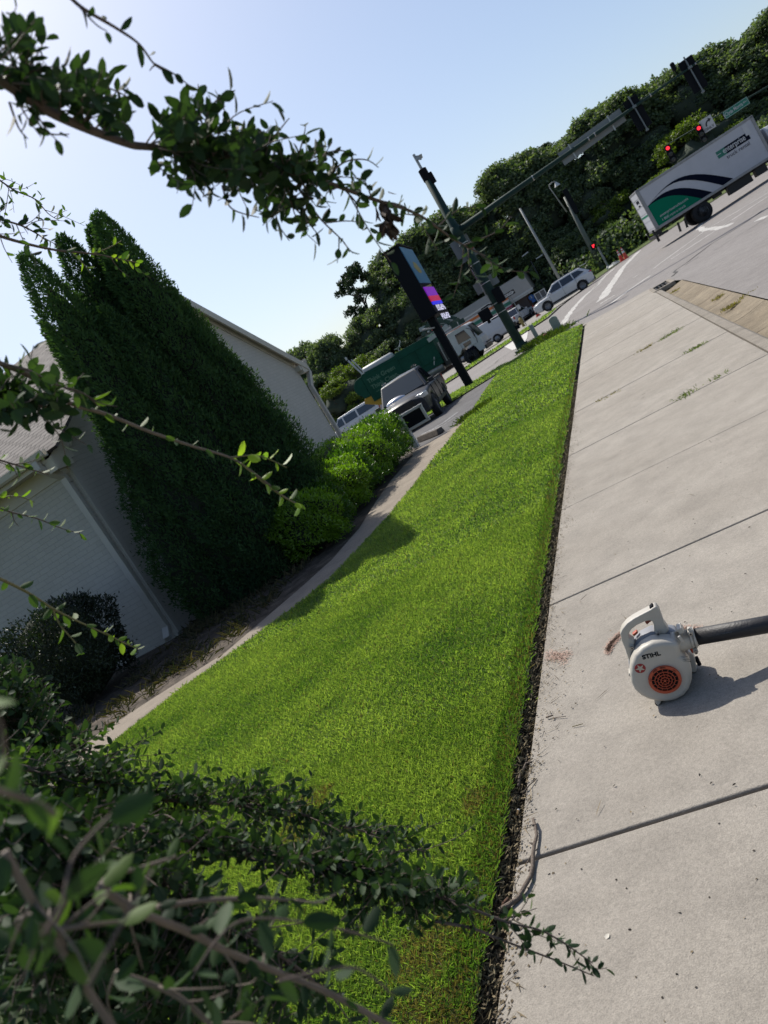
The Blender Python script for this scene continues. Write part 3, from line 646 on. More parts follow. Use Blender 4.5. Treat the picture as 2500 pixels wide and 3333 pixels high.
def baked(o, name, parent):          # apply the modifiers and keep one clean mesh
    dg = bpy.context.evaluated_depsgraph_get(); me = bpy.data.meshes.new_from_object(o.evaluated_get(dg)); me.name = name
    old = o.data; bpy.data.objects.remove(o); n = bpy.data.objects.new(name, me); COL.objects.link(n); n.parent = parent; return n
def cut_arches(body, xs, r, hw, depth, z, parent):
    c = MB()
    for x in xs:
        for s in (-1, 1): c.lathe([(r, s * (hw - depth)), (r, s * (hw + .2))], (x, 0, z), 'y', 28, 1)
    co = solid(c, [M_DARK, M_ARCH])
    md = body.modifiers.new('b', 'BOOLEAN'); md.object = co; md.operation = 'DIFFERENCE'; md.solver = 'EXACT'
    n = baked(body, 'body', parent); bpy.data.objects.remove(co); return n
def wheel(parent, x, y, r, wdt, side, rimr=.62, spokes=5, rim=None, dual=False):
    t = MB(); s = side
    t.lathe([(r * rimr, -wdt / 2), (r * .93, -wdt / 2), (r, -wdt * .36), (r, wdt * .36), (r * .93, wdt / 2), (r * rimr, wdt / 2), (r * rimr, -wdt / 2)], (0, 0, 0), 'y', 28)
    w_ = empty('wheel', (x, y, r)); w_.parent = parent
    t.build('tyre', M_TYRE, w_, smooth='auto')
    q = MB()
    if spokes:
        q.lathe([(r * rimr, s * wdt * .42), (r * rimr * .9, s * wdt * .44), (r * rimr * .9, s * wdt * .2), (r * rimr, s * wdt * .2)], (0, 0, 0), 'y', 28)
        q.lathe([(r * .13, s * wdt * .46), (r * .13, s * wdt * .1)], (0, 0, 0), 'y', 14)
        for k in range(spokes):
            for dv in (-.13, .13):
                a = 2 * math.pi * k / spokes + dv; c = Vector((math.cos(a), 0, math.sin(a)))
                p0 = c * r * .1 + Vector((0, s * wdt * .40, 0)); p1 = Vector((math.cos(a + dv * .4), 0, math.sin(a + dv * .4))) * r * rimr * .93 + Vector((0, s * wdt * .42, 0))
                q.tube([p0, p1], [r * .045, r * .035], 5)
        b = MB(); b.lathe([(r * rimr * .95, s * wdt * .12), (r * rimr * .95, s * wdt * .08)], (0, 0, 0), 'y', 20); b.build('brake_disc', M_ARCH, w_)
    else:
        q.lathe([(r * rimr, s * wdt * .5), (r * rimr * .92, s * wdt * .48), (r * rimr * .75, s * wdt * .15), (r * .28, s * wdt * .1), (r * .26, s * wdt * .42), (r * .1, s * wdt * .46)], (0, 0, 0), 'y', 24)
        for k in range(8): a = k * math.pi / 4; q.lathe([(r * .03, s * wdt * .2), (r * .03, s * wdt * .05)], (math.cos(a) * r * .42, 0, math.sin(a) * r * .42), 'y', 6)
    q.build('rim', rim or M_RIM, w_, smooth='auto')
    return w_
def body_loft(sts, mats=None):
    """sts: (x, [(y, z) ... from bottom centre out and up to top centre]); mirrored"""
    b = MB(); rings = []
    for x, pr in sts:
        full = [(y, z) for y, z in pr] + [(-y, z) for y, z in pr[::-1] if abs(y) > 1e-6]
        rings.append([(x, y, z) for y, z in full])
    n = len(rings[0]); vs = [v for r in rings for v in r]
    fs = [(i * n + k, i * n + (k + 1) % n, (i + 1) * n + (k + 1) % n, (i + 1) * n + k) for i in range(len(rings) - 1) for k in range(n)]
    fs += [tuple(range(n)), tuple((len(rings) - 1) * n + k for k in range(n))]
    b.add(vs, fs); return b
def car(name, loc, rz, spec, label, cat, group=None, ry=0., sc=1.):
    o = empty(name, loc, rot=(0, ry, rz), label=label, cat=cat, group=group, sc=sc); P_ = spec
    paintm = P_['paint']; hw = P_['w'] / 2
    sts = []
    for x, zb, zs, zt, ws in P_['low']:           # x, bottom, shoulder height, top centre, width factor
        h = hw * ws
        sts.append((x, [(0, zb), (h * .86, zb), (h * .97, zb + .10), (h, zb + (zs - zb) * .55), (h * .985, zs - .05), (h * .93, zs), (h * .5, zt), (0, zt + .012)]))
    lo = body_loft(sts)
    g = P_['top']                                   # (x, z, halfwidth factor) greenhouse: base front, roof front, roof rear, base rear
    (x0, z0, w0), (x1, z1, w1), (x2, z2, w2), (x3, z3, w3) = g
    lo_o = solid(lo, [paintm, M_ARCH]); lo_o.modifiers.new('bv', 'BEVEL').width = .03
    lo_o.modifiers['bv'].segments = 2; lo_o.modifiers['bv'].angle_limit = rad(28)
    bod = cut_arches(lo_o, P_['ax'], P_['r'] * 1.12, hw, .34, P_['r'], o)
    bod.data.polygons.foreach_set('use_smooth', [True] * len(bod.data.polygons))
    bod.modifiers.new('wn', 'WEIGHTED_NORMAL')
    t = body_loft([(x0, [(0, z0 - .08), (hw * w0, z0 - .08), (hw * w0, z0), (0, z0 + .01)]), (x1, [(0, z0 - .08), (hw * w0 * .99, z0 - .08), (hw * w1, z1), (0, z1 + .035)]),
                   ((x1 + x2) / 2, [(0, z0 - .08), (hw * w0, z0 - .08), (hw * w1 * 1.01, max(z1, z2) + .012), (0, max(z1, z2) + .05)]),
                   (x2, [(0, z3 - .08), (hw * w3, z3 - .08), (hw * w2, z2), (0, z2 + .035)]), (x3, [(0, z3 - .08), (hw * w3, z3 - .08), (hw * w3 * .98, z3), (0, z3 + .01)])])
    t.build('cabin', paintm, o, bevel=.04)
    def sidey(z, x):                                # the side plane of the cabin
        k = (z - z0) / (z1 - z0); return hw * (w0 + (w1 - w0) * k) + .012
    for s in (-1, 1):
        for i, poly in enumerate(P_['win']):
            q = MB(); q.add([(x, s * sidey(z, x), z) for x, z in poly] + [(x, s * (sidey(z, x) - .05), z) for x, z in poly],
                            [tuple(range(len(poly)))] + [(a, (a + 1) % len(poly), len(poly) + (a + 1) % len(poly), len(poly) + a) for a in range(len(poly))])
            q.build('side_window', M_GLASS, o)
    def screen(nm, xa, za, wa, xb, zb, wb, m):
        a, c = Vector((xa, 0, za)), Vector((xb, 0, zb)); nrm = (c - a).cross(Vector((0, 1, 0))).normalized()
        if nrm.z < 0: nrm = -nrm
        e = .03; a2 = a.lerp(c, .06) + nrm * e; c2 = a.lerp(c, .93) + nrm * e
        q = MB(); vs = [(a2.x, hw * wa * .9, a2.z), (a2.x, -hw * wa * .9, a2.z), (c2.x, -hw * wb * .93, c2.z), (c2.x, hw * wb * .93, c2.z)]
        vs += [tuple(Vector(v) - nrm * .05) for v in vs]
        q.add(vs, [(0, 1, 2, 3), (0, 1, 5, 4), (1, 2, 6, 5), (2, 3, 7, 6), (3, 0, 4, 7)]); q.build(nm, m, o)
    screen('windscreen', x0, z0, w0, x1, z1, w1, M_GLASS2 if P_.get('bright') else M_GLASS)
    screen('rear_window', x3, z3, w3, x2, z2, w2, M_GLASS)
    for x in P_['ax']:
        for s in (-1, 1): wheel(o, x, s * (hw - .13), P_['r'], .24, s, spokes=P_.get('spokes', 5), rim=P_.get('rim'))
    for s in (-1, 1):
        q = MB(); hx, hz, hy, dx, dy, dz = P_['head']; q.box((hx, s * hy * hw, hz), (dx, dy, dz), rot=(0, 0, -s * .35)); q.build('headlight', M_LAMP, o, bevel=.03)
        q = MB(); hx, hz, hy, dx, dy, dz = P_['tail']; q.box((hx, s * hy * hw, hz), (dx, dy, dz)); q.build('tail_light', M_RED, o, bevel=.02)
        q = MB(); mx, mz = P_['mir']; q.box((mx, s * (hw + .08), mz), (.12, .2, .15)); q.box((mx, s * (hw - .05), mz - .05), (.05, .2, .04)); q.build('wing_mirror', paintm, o, bevel=.03)
        for dx_, dz_ in P_.get('handles', []):
            q = MB(); q.box((dx_, s * (hw * .985 + .012), dz_), (.18, .03, .03)); q.build('door_handle', paintm, o)
    xf, xr = P_['low'][-1][0], P_['low'][0][0]; gz = P_['grille']
    q = MB(); q.box((xf - .015, 0, gz[0]), (.07, hw * gz[2], gz[1]))
    for k in range(4): q.box((xf + .018, 0, gz[0] - gz[1] / 2 + gz[1] * (k + .5) / 4), (.02, hw * gz[2] * .96, gz[1] / 14), 1)
    q.build('grille', [M_DARK, P_.get('gbar', M_CHROME)], o)
    zb = P_['low'][1][1]
    q = MB(); q.box((xf - .04, 0, zb + .06), (.16, hw * 1.7, .18)); q.build('front_bumper', P_.get('bump', M_DARK), o, bevel=.04)
    q = MB(); q.box((xr + .03, 0, zb + .12), (.18, hw * 1.72, .22)); q.build('rear_bumper', P_.get('bump', M_DARK), o, bevel=.04)
    q = MB()
    for s in (-1, 1): q.box(((P_['ax'][0] + P_['ax'][1]) / 2, s * (hw - .02), zb + .05), (abs(P_['ax'][0] - P_['ax'][1]) - P_['r'] * 2.3, .05, .12))
    q.build('sill', P_.get('bump', M_DARK), o, bevel=.015)
    for x in P_.get('seams', []):
        q = MB()
        for s in (-1, 1): q.box((x, s * hw * .988, .75), (.012, .04, .62))
        q.build('door_seam', M_ARCH, o)
    return o
# white crossover crossing left
c = T(1835, 985); 
suv = dict(paint=M_WHITE, w=1.92, r=.38, ax=(1.42, -1.43), bright=0,
    low=[(-2.42, .42, .92, .95, .86), (-2.36, .30, 1.0, 1.03, .95), (-1.9, .22, 1.08, 1.1, 1), (0, .20, 1.03, 1.05, 1), (1.0, .20, 1.0, 1.03, 1), (1.9, .22, .93, 1.0, .97), (2.3, .26, .82, .90, .88), (2.45, .34, .70, .74, .76)],
    top=[(1.25, 1.02, .90), (.45, 1.60, .70), (-1.75, 1.62, .68), (-2.38, 1.05, .88)],
    win=[[(1.0, 1.08), (.42, 1.50), (-.05, 1.55), (-.05, 1.07)], [(-.13, 1.07), (-.13, 1.55), (-1.0, 1.55), (-1.05, 1.09)], [(-1.13, 1.10), (-1.1, 1.54), (-1.6, 1.50), (-1.95, 1.22)]],
    head=(2.16, .80, .78, .5, .16, .11), tail=(-2.34, 1.0, .74, .22, .36, .10), mir=(.85, 1.08), handles=[(-.25, .93), (-1.2, .95)], grille=(.62, .26, 1.1), spokes=8, seams=[-.1, 1.0, -1.15])
o = car('crossover', (-2.95, 63.4, TZ(-2.95, 63.4) - .05), rad(181), suv, 'white crossover with dark eight spoke wheels driving left on the cross street', 'car', ry=0)
q = MB(); q.box((-2.1, 0, 1.66), (.5, 1.2, .04), rot=(0, -.08, 0)); q.build('roof_spoiler', M_WHITE, o, bevel=.015)
q = MB(); 
for s in (-1, 1): q.tube([(.3, s * .62, 1.66), (-.6, s * .63, 1.71), (-1.6, s * .61, 1.69)], .02, 6)
q.build('roof_rail', M_CHROME, o)
for e_ in o.children:
    if e_.name.startswith('wheel'):
        for k_ in e_.children:
            if k_.name.startswith('rim'): pass
# grey pickup facing the pavement
c = T(1437, 1347, -.03); 
pk = dict(gbar=M_DARK, paint=M_GREY, w=1.98, r=.40, ax=(1.65, -1.55), bright=1, rim=mat('dark alloy', (.16, .16, .17), .35, metal=.7),
    low=[(-2.68, .50, 1.10, 1.08, .93), (-2.6, .40, 1.12, 1.1, .98), (-.8, .32, 1.13, 1.12, 1), (0, .32, 1.12, 1.13, 1), (1.05, .32, 1.10, 1.16, 1), (1.9, .34, 1.04, 1.14, .97), (2.45, .36, .98, 1.08, .90), (2.62, .40, .86, .98, .84)],
    top=[(1.15, 1.13, .90), (.40, 1.78, .72), (-.75, 1.80, .72), (-1.15, 1.12, .90)],
    win=[[(.92, 1.18), (.40, 1.68), (-.05, 1.72), (-.05, 1.18)], [(-.13, 1.18), (-.13, 1.72), (-.72, 1.70), (-.95, 1.2)]],
    head=(2.46, .93, .80, .28, .34, .17), tail=(-2.66, .95, .92, .1, .16, .3), mir=(.85, 1.2), handles=[(-.2, 1.03), (-.95, 1.03)], grille=(.83, .22, .95), spokes=5, seams=[-.1, 1.02, -.98])
ph = math.atan2(-.996, .087)
hx, hy = math.cos(ph), math.sin(ph)
wl = Vector((c.x - hx * 1.65 - (-hy) * 1.0 * -1 * 0, c.y - hy * 1.65, 0))
# the front wheel seen is on the vehicle's left: shift the centre to its right
lx, ly = -hy, hx; wl.x -= lx * .85; wl.y -= ly * .85
o = car('pickup_truck', (wl.x, wl.y, TZ(wl.x, wl.y) - .03), ph, pk, 'dark grey pickup truck parked nose towards the path, in front of the refuse truck', 'pickup truck', sc=.92)
q = MB(); q.blob((1.16, -.30, 1.14), (.20, .40, .15), 1, 12, amp=0); q.build('glint_dome', mat('glint mirror', (.8, .8, .82), .22, metal=1.), o, smooth=True)  # mirrored dome added to throw a sun glint at the windscreen base
q = MB(); q.box((2.64, 0, .60), (.05, 1.3, .16)); q.build('lower_grille', M_DARK, o, bevel=.01)
q = MB(); q.box((2.655, 0, .70), (.02, .34, .13)); q.build('number_plate', mat('plate', (.5, .5, .52), .5), o)
q = MB()
for s in (-1, 1): q.box((-1.85, s * .93, 1.13), (1.6, .07, .05))
q.box((-2.64, 0, 1.12), (.06, 1.7, .05)); q.build('bed_rail', M_DARK, o)
q = MB()
for s in (-1, 1): q.tube([(.2, s * .64, 1.86), (-.6, s * .64, 1.88)], .018, 6)
q.box((.15, .60, 1.88), (.08, .08, .07)); q.box((-.5, .6, 1.9), (.08, .08, .07)); q.build('roof_rail', M_CHROME, o)
# passenger van heading left
pv = dict(paint=M_WHITE, w=2.0, r=.36, ax=(1.72, -1.72), 
    low=[(-2.85, .5, 1.02, 1.04, .93), (-2.78, .38, 1.10, 1.1, .99), (0, .3, 1.12, 1.12, 1), (1.5, .3, 1.12, 1.13, 1), (2.0, .3, 1.08, 1.16, .98), (2.6, .34, .98, 1.04, .93), (2.82, .42, .80, .86, .86)],
    top=[(2.15, 1.12, .96), (1.42, 2.02, .80), (-2.66, 2.06, .80), (-2.84, 1.1, .94)],
    win=[[(1.95, 1.20), (1.45, 1.86), (1.0, 1.88), (1.0, 1.20)], [(.86, 1.20), (.86, 1.88), (-.52, 1.88), (-.52, 1.22)], [(-.68, 1.22), (-.68, 1.88), (-2.45, 1.86), (-2.5, 1.25)]],
    head=(2.72, .85, .80, .2, .24, .22), tail=(-2.85, 1.1, .93, .08, .14, .5), mir=(1.8, 1.3), handles=[(1.05, 1.05), (-.5, 1.0)], grille=(.80, .26, 1.1), spokes=5, seams=[.93, 2.0, -.6], bump=M_WHITE2)
p_ = T(1219, 1371); 
rear = p_ + Vector((-.0, 0, 0))
VSC = .98
o = car('passenger_van', (p_.x - 1.72 * VSC, p_.y + .9, TZ(p_.x - 1.7, p_.y + .9)), rad(182), pv, 'white passenger van with long dark side windows, behind the hedge and the white sign post', 'van', sc=VSC)
# dark car just behind that van
cc = T(1243, 1352)
cs = dict(paint=M_GREY, w=1.8, r=.33, ax=(1.35, -1.35),
    low=[(-2.3, .4, .9, .92, .88), (-2.2, .3, .98, 1., .97), (0, .22, .95, .97, 1), (1.6, .22, .88, .95, .97), (2.3, .3, .70, .76, .82)],
    top=[(1.0, .95, .9), (.2, 1.42, .7), (-1.2, 1.42, .7), (-1.9, .98, .88)], win=[[(.75, 1.0), (.2, 1.34), (-.3, 1.36), (-.3, 1.0)], [(-.38, 1.0), (-.38, 1.36), (-1.1, 1.34), (-1.5, 1.03)]],
    head=(2.15, .66, .75, .25, .25, .12), tail=(-2.26, .85, .8, .1, .4, .16), mir=(.7, 1.0), grille=(.5, .2, 1.0), spokes=5)
car('saloon_car', (cc.x + .2, cc.y + 10, TZ(cc.x, cc.y + 10)), rad(100), cs, 'dark saloon car half hidden behind the white passenger van, one red tail light showing', 'car', sc=1.0)
# white utility van side-on in the forecourt
p_ = T(1626, 1113)
uv = dict(pv); uv['paint'] = M_WHITE2; uv['rim'] = M_STEEL; uv['spokes'] = 0; uv['win'] = [[(1.95, 1.20), (1.45, 1.86), (1.0, 1.88), (1.0, 1.20)]]; uv['seams'] = [.93, -.8]
usc = .98
o = car('cargo_van', (p_.x - 1.72 * usc, p_.y + .9, TZ(p_.x, p_.y + .9)), rad(180), uv, 'plain white cargo van without side windows, behind the refuse truck cab', 'van', sc=usc)
q = MB(); q.box((-2.98, .1, .42), (.16, .12, .12)); q.build('tow_hitch', M_DARK, o)
# white pickup seen from behind
p_ = T(1672, 1072)
wp = dict(pk); wp['paint'] = M_WHITE2; wp['bright'] = 0; wp['spokes'] = 0; wp['rim'] = M_STEEL
pp = D(1690, 1058, 84)
o = car('pickup_truck', (pp.x, 85.5, TZ(pp.x, 85.5)), rad(72), wp, 'white pickup truck parked at the shop door, its tailgate towards the street', 'pickup truck', sc=.98)
q = MB(); q.box((-2.70, 0, .9), (.03, .35, .07)); q.build('tailgate_handle', M_DARK, o)

# ------------------------------------------------------------------ rental box truck
M_BOX = mat('box panel', (.60, .61, .66), .45, var=.05, scale=1.5)
M_ALU = mat('aluminium rail', (.36, .36, .37), .45, metal=.5, var=.12, scale=4)
M_GRN = mat('livery green', (.0, .20, .11), .8, spec=.15); M_NAVY = mat('livery navy', (.006, .010, .026), .9, spec=.08); M_TEAL = mat('livery teal', (.01, .20, .14), .45)
M_TXT = mat('livery white', (.66, .68, .70), .5)
bt_loc = D(2289, 722, 44.6); g0 = TZ(bt_loc.x, 44.6) - .05
bt = empty('box_truck', (0, 0, 0), label='long white rental box truck with a green swoosh on its side, crossing to the right', cat='truck')
hd = rad(5.67); BX, BY = 5.373, 43.64; g0 = TZ(BX, BY) - .05
BL, BH, BW = 6.69, 2.42, 2.44; Z0 = .995; bt.scale = (.886,) * 3
bt.location = (BX, BY, g0); bt.rotation_euler = (0, -rad(1.27), hd)
xr, xf = -2.45, -2.45 + BL                       # rear wheel is at x = 0
q = MB(); q.box(((xr + xf) / 2, 1.22, Z0 + BH / 2), (BL, BW, BH)); q.build('cargo_box', M_BOX, bt, bevel=.02)
q = MB()
for (x, z, dx, dz) in (((xr + xf) / 2, Z0 + .06, BL + .03, .14), ((xr + xf) / 2, Z0 + BH - .05, BL + .03, .13), (xr + .07, Z0 + BH / 2, .15, BH), (xf - .07, Z0 + BH / 2, .16, BH)):
    q.box((x, .0, z), (dx, .05, dz)); q.box((x, 2.44, z), (dx, .05, dz))
for y, z, dy, dz in ((1.22, Z0 + BH - .05, 2.44, .12), (1.22, Z0 + .05, 2.44, .14), (.06, Z0 + BH / 2, .13, BH), (2.38, Z0 + BH / 2, .13, BH)):
    q.box((xr - .01, y, z), (.06, dy, dz))
q.build('corner_rail', M_ALU, bt, bevel=.015)
q = MB(); q.box((xr - .015, 1.22, Z0 + BH / 2), (.03, 2.18, BH - .22), 0)
for k in range(5): q.box((xr - .034, 1.22, Z0 + .2 + k * .45), (.012, 2.16, .015), 1)
q.box((xr - .033, 1.22, Z0 + .95), (.012, 2.16, .10), 2); q.box((xr - .036, 1.0, Z0 + 1.85), (.012, .9, .16), 3); q.box((xr - .036, 1.0, Z0 + 1.62), (.012, .6, .08), 3)
q.build('roller_door', [M_BOX, M_ALU, M_GRN, M_NAVY], bt)
def decal(poly, m, dy, name='livery'):
    q = MB(); q.prism(poly, -.0255 - dy, -.0205 - dy, axis='y')
    return q
lv = []
def arc(x0, z0, x1, z1, sag, n=14, p=1.0):
    return [(x0 + (x1 - x0) * t, z0 + (z1 - z0) * t ** p + sag * math.sin(math.pi * t)) for t in [i / n for i in range(n + 1)]]
L0 = xr + .16; zb = Z0 + .14
dec = MB()
def sheet(poly, mi, y):
    n = len(poly); dec.prism(poly, y, y + .006, mi, 'y')
green_top = arc(L0, zb + 1.22, L0 + 2.55, zb, .42)
sheet([(L0, zb)] + green_top, 0, -.008)
navy = arc(L0 + .02, zb + 1.24, L0 + 3.15, zb, .62)
sheet(navy + green_top[::-1], 1, -.0095)
up1 = arc(L0 + .2, zb + 1.30, L0 + 4.35, zb + .02, .88); up2 = arc(L0 + .2, zb + 1.29, L0 + 3.75, zb, .80)
sheet(up1 + up2[::-1], 1, -.011)
LX = L0 + 4.18; LZ = zb + 1.30
sheet([(LX, LZ), (LX + .48, LZ), (LX + .48, LZ + .38), (LX, LZ + .38)], 2, -.010); sheet([(LX + .483, LZ), (LX + 1.8, LZ), (LX + 1.8, LZ + .38), (LX + .483, LZ + .38)], 1, -.010)
dec.box((xf - .55, -.012, Z0 + BH - .45), (.28, .02, .62), 3)
dec.build('livery', [M_GRN, M_NAVY, M_TEAL, M_WHITE2], bt)
fx, fz = (1, 0, 0), (0, 0, 1)
text('enterprise', .40, frame((LX + .96, -.014, LZ + .215), fx, fz), M_TXT, bt, sx=.75, bold=.006)
q = MB(); q.box((LX + .1, -.013, LZ + .2), (.24, .004, .035)); q.build('livery_bar', M_TXT, bt)
text('truck rental', .27, frame((LX + 1.02, -.008, LZ - .17), fx, fz), M_NAVY, bt, sx=1.0)
text('enterprisetrucks.com', .195, frame((L0 + 1.12, -.012, zb + .42), fx, fz), M_TXT, bt, sx=.98)
text('1 800 rent-a-truck', .195, frame((L0 + .98, -.012, zb + .17), fx, fz), M_TXT, bt, sx=.95)
q = MB(); q.box(((xr + xf) / 2 + .3, .55, 1.0), (BL - .6, .10, .24)); q.box(((xr + xf) / 2 + .3, 1.9, 1.0), (BL - .6, .10, .24))
for k in range(9): q.box((xr + .5 + k * .85, 1.22, 1.08), (.08, 2.3, .10))
q.box((2.3, .5, .72), (1.3, .5, .5)); q.box((3.5, .45, .74), (.6, .5, .42)); q.box((0, 1.22, .55), (.2, 1.9, .2)); q.box((1.1, .5, .9), (.5, .2, .3))
q.build('chassis', M_DARK, bt)
q = MB(); q.box((xr + .25, 1.22, .66), (.5, 2.2, .12)); q.box((xr - .16, 1.22, .72), (.12, 2.3, .16)); q.box((xr - .18, .25, .92), (.1, .08, .4)); q.box((xr - .18, 2.2, .92), (.1, .08, .4)); q.box((xr - .1, .5, .54), (.14, .08, .3))
q.box((xr + .05, .2, .86), (.3, .14, .22)); q.build('rear_bumper', M_DARK, bt, bevel=.01)
for s_, y in ((-1, .16), (-1, .44)): wheel(bt, 0, y, .53, .26, s_, .58, 0, M_STEEL)
for y in (2.0, 2.28): wheel(bt, 0, y, .53, .26, 1, .58, 0, M_STEEL)
for x in (-.95, -1.35):
    q = MB(); q.box((x, .30, .48), (.03, .5, .52), rot=(0, .18, 0)); q.build('mud_flap', M_DARK, bt)
cabm = body_loft([(xf + .25, [(0, .7), (1.02, .7), (1.08, 1.4), (1.0, 2.35), (.8, 2.55), (0, 2.6)]), (xf + 1.2, [(0, .6), (1.05, .6), (1.1, 1.4), (1.0, 2.30), (.8, 2.48), (0, 2.52)]), (xf + 1.75, [(0, .6), (1.05, .6), (1.1, 1.35), (1.05, 1.5), (.9, 1.62), (0, 1.66)]), (xf + 2.7, [(0, .6), (.9, .6), (.95, 1.1), (.9, 1.25), (.7, 1.4), (0, 1.45)])])
cbo = cabm.build('cab', M_WHITE2, bt, bevel=.05); cbo.location = (0, 1.22, 0)
for y, s in ((.35, -1), (2.1, 1)): wheel(bt, xf + 1.6, y, .49, .28, s, .58, 0, M_STEEL)
q = MB(); q.box((xf + .85, .135, 1.85), (.75, .03, .6)); q.build('side_window', M_GLASS, bt, bevel=.01)

# ------------------------------------------------------------------ refuse truck
M_WM = mat('refuse green', (.008, .075, .05), .75, spec=.2, var=.18, scale=1.2)
M_WMD = mat('arm green', (.01, .05, .035), .5); M_YEL = mat('hazard yellow', (.55, .30, .01), .5)
M_WTXT = mat('faded lettering', (.10, .22, .15), .6)
gy = 57.5; gw = T(1544, 1182, -.05); gd = gw.y
gt_ = empty('refuse_truck', (gw.x, gw.y + .15, TZ(gw.x, gw.y) - .05), rot=(0, .035, rad(-3)), label='dark green refuse truck with a white cab and yellow tail bin', cat='truck')
GS = gd / 57.5; gt_.scale = (GS * .98,) * 3
# x forward, y to the left; the near side is y = 0; front wheel at x = 0
cabp = [(-1.02, .95), (-.98, 2.62), (-.85, 2.78), (.55, 2.80), (.75, 2.68), (1.10, 1.55), (1.22, 1.45), (1.28, .55), (.72, .55), (.62, 1.0), (.35, 1.28), (-.35, 1.28), (-.62, 1.02)]
q = MB(); q.prism(cabp, .02, 2.42, 0, 'y'); q.build('cab', M_WHITE2, gt_, bevel=.05)
q = MB(); q.prism([(-.42, 1.72), (-.36, 2.45), (.42, 2.48), (.62, 1.72)], .0, .03, 0, 'y'); q.build('side_window', M_GLASS, gt_, bevel=.01)
q = MB(); q.prism([(-.12, 1.30), (-.12, 1.62), (.48, 1.62), (.48, 1.36)], .0, .03, 0, 'y'); q.build('door_window', M_GLASS, gt_, bevel=.01)
q = MB(); q.add([(.80, .2, 2.62), (.80, 2.24, 2.62), (1.13, 2.24, 1.62), (1.13, .2, 1.62)], [(0, 1, 2, 3)]); q.build('windscreen', M_GLASS, gt_)
q = MB(); q.tube([(.62, -.02, 2.5), (.9, -.16, 2.3), (1.0, -.18, 1.5), (.9, -.04, 1.2)], .022, 6); q.box((.98, -.2, 1.95), (.10, .06, .55)); q.build('wing_mirror', M_DARK, gt_)
q = MB(); q.box((1.3, 1.2, .62), (.14, 2.4, .3)); q.box((1.45, 1.2, .9), (.08, 1.8, .12)); q.build('front_bumper', M_DARK, gt_, bevel=.02)
q = MB(); q.box((-.30, .01, 1.68), (.012, .03, 1.6), 0, rot=(0, 0, 0)); q.box((.25, .01, 1.20), (1.1, .03, .012)); q.build('door_seam', M_DARK, gt_)
text('WM', .36, frame((.20, -.008, 1.0), fx, fz), M_NAVY, gt_, sx=1.1, bold=.01)
wheel(gt_, 0, .18, .56, .34, -1, .55, 0, M_STEEL); wheel(gt_, 0, 2.26, .56, .34, 1, .55, 0, M_STEEL)
for x in (-5.6, -7.0):
    for y, s in ((.2, -1), (2.24, 1)): wheel(gt_, x, y, .56, .5, s, .55, 0, M_STEEL)
q = MB(); q.box((-4.6, .7, .95), (8.2, .14, .28)); q.box((-4.6, 1.75, .95), (8.2, .14, .28)); q.box((-1.55, 1.2, 1.35), (.8, 2.2, 1.1)); q.box((-1.35, .25, 1.7), (.35, .4, 1.4)); q.build('chassis', M_DARK, gt_)
q = MB(); q.lathe([(.20, -.05), (.20, .08), (.12, .1)], (-1.32, .02, 1.58), 'y', 16); q.lathe([(.12, -.02), (.12, .4)], (-1.45, .1, 1.2), 'y', 10); q.tube([(-1.75, .15, 1.1), (-1.75, .15, 2.6)], .07, 8); q.build('air_filter', M_ALU, gt_)
q = MB(); q.lathe([(.05, -3.75), (.33, -3.7), (.33, -2.25), (.05, -2.2)], (0, .38, .92), 'x', 20); q.build('fuel_tank', M_ALU, gt_, smooth='auto')
bodyp = [(-2.0, 1.1), (-2.0, 3.15), (-2.35, 3.42), (-5.0, 3.45), (-5.2, 3.30), (-8.0, 3.35), (-8.3, 3.2), (-8.3, 1.05)]
q = MB(); q.prism(bodyp, -.02, 2.46, 0, 'y'); q.box((-3.7, -.04, 2.9), (3.0, .05, .06)); q.box((-3.7, -.04, 1.6), (3.3, .05, .06)); q.box((-5.1, -.04, 2.1), (.12, .05, 2.2)); q.box((-3.6, -.04, 2.2), (.08, .05, 1.3)); q.box((-6.6, -.035, 1.2), (3.2, .04, .1)); q.box((-6.6, -.035, 3.15), (3.2, .04, .08))
q.build('hopper_body', M_WM, gt_, bevel=.04)
tail = [(-8.32, 1.55), (-8.32, 3.2)] + [(-8.35 - .95 * math.sin(a) ** .8, 2.45 + .75 * math.cos(a)) for a in [i * math.pi / 10 for i in range(1, 9)]] + [(-8.9, 1.6)]
q = MB(); q.prism(tail, .0, 2.44, 0, 'y'); q.build('tailgate', M_WM, gt_, bevel=.04)
q = MB(); q.prism([(-8.95, 1.58), (-7.7, 1.58), (-6.8, .55), (-7.0, .42), (-8.1, .62), (-9.15, 1.25)], .1, 2.34, 0, 'y'); q.build('tail_bin', M_YEL, gt_, bevel=.04)
q = MB(); q.lathe([(.25, -8.0), (.30, -7.9), (.30, -5.45), (.2, -5.3)], (0, .35, 3.42), 'x', 14); q.build('roof_tank', mat('pale tank', (.5, .52, .52), .5), gt_, smooth='auto')
q = MB(); q.tube([(-8.1, .1, 3.35), (-8.6, .1, 4.75)], .07, 6); q.tube([(-7.95, .3, 3.35), (-8.4, .3, 4.70)], .05, 6); q.box((-8.66, .1, 4.95), (.12, .12, .25)); q.box((-8.0, .2, 3.35), (.3, .5, .1)); q.build('tail_frame', mat('pale steel', (.55, .57, .58), .5), gt_)
q = MB(); q.lathe([(.02, .0), (.28, .10), (.28, .12)], (-4.7, .3, 3.62), 'z', 14); q.tube([(-4.7, .3, 3.4), (-4.7, .3, 3.62)], .03, 6); q.tube([(-4.6, .3, 3.7), (-4.3, .3, 4.0), (-4.28, .3, 4.15)], .03, 6); q.build('antenna', M_WHITE2, gt_)
q = MB()
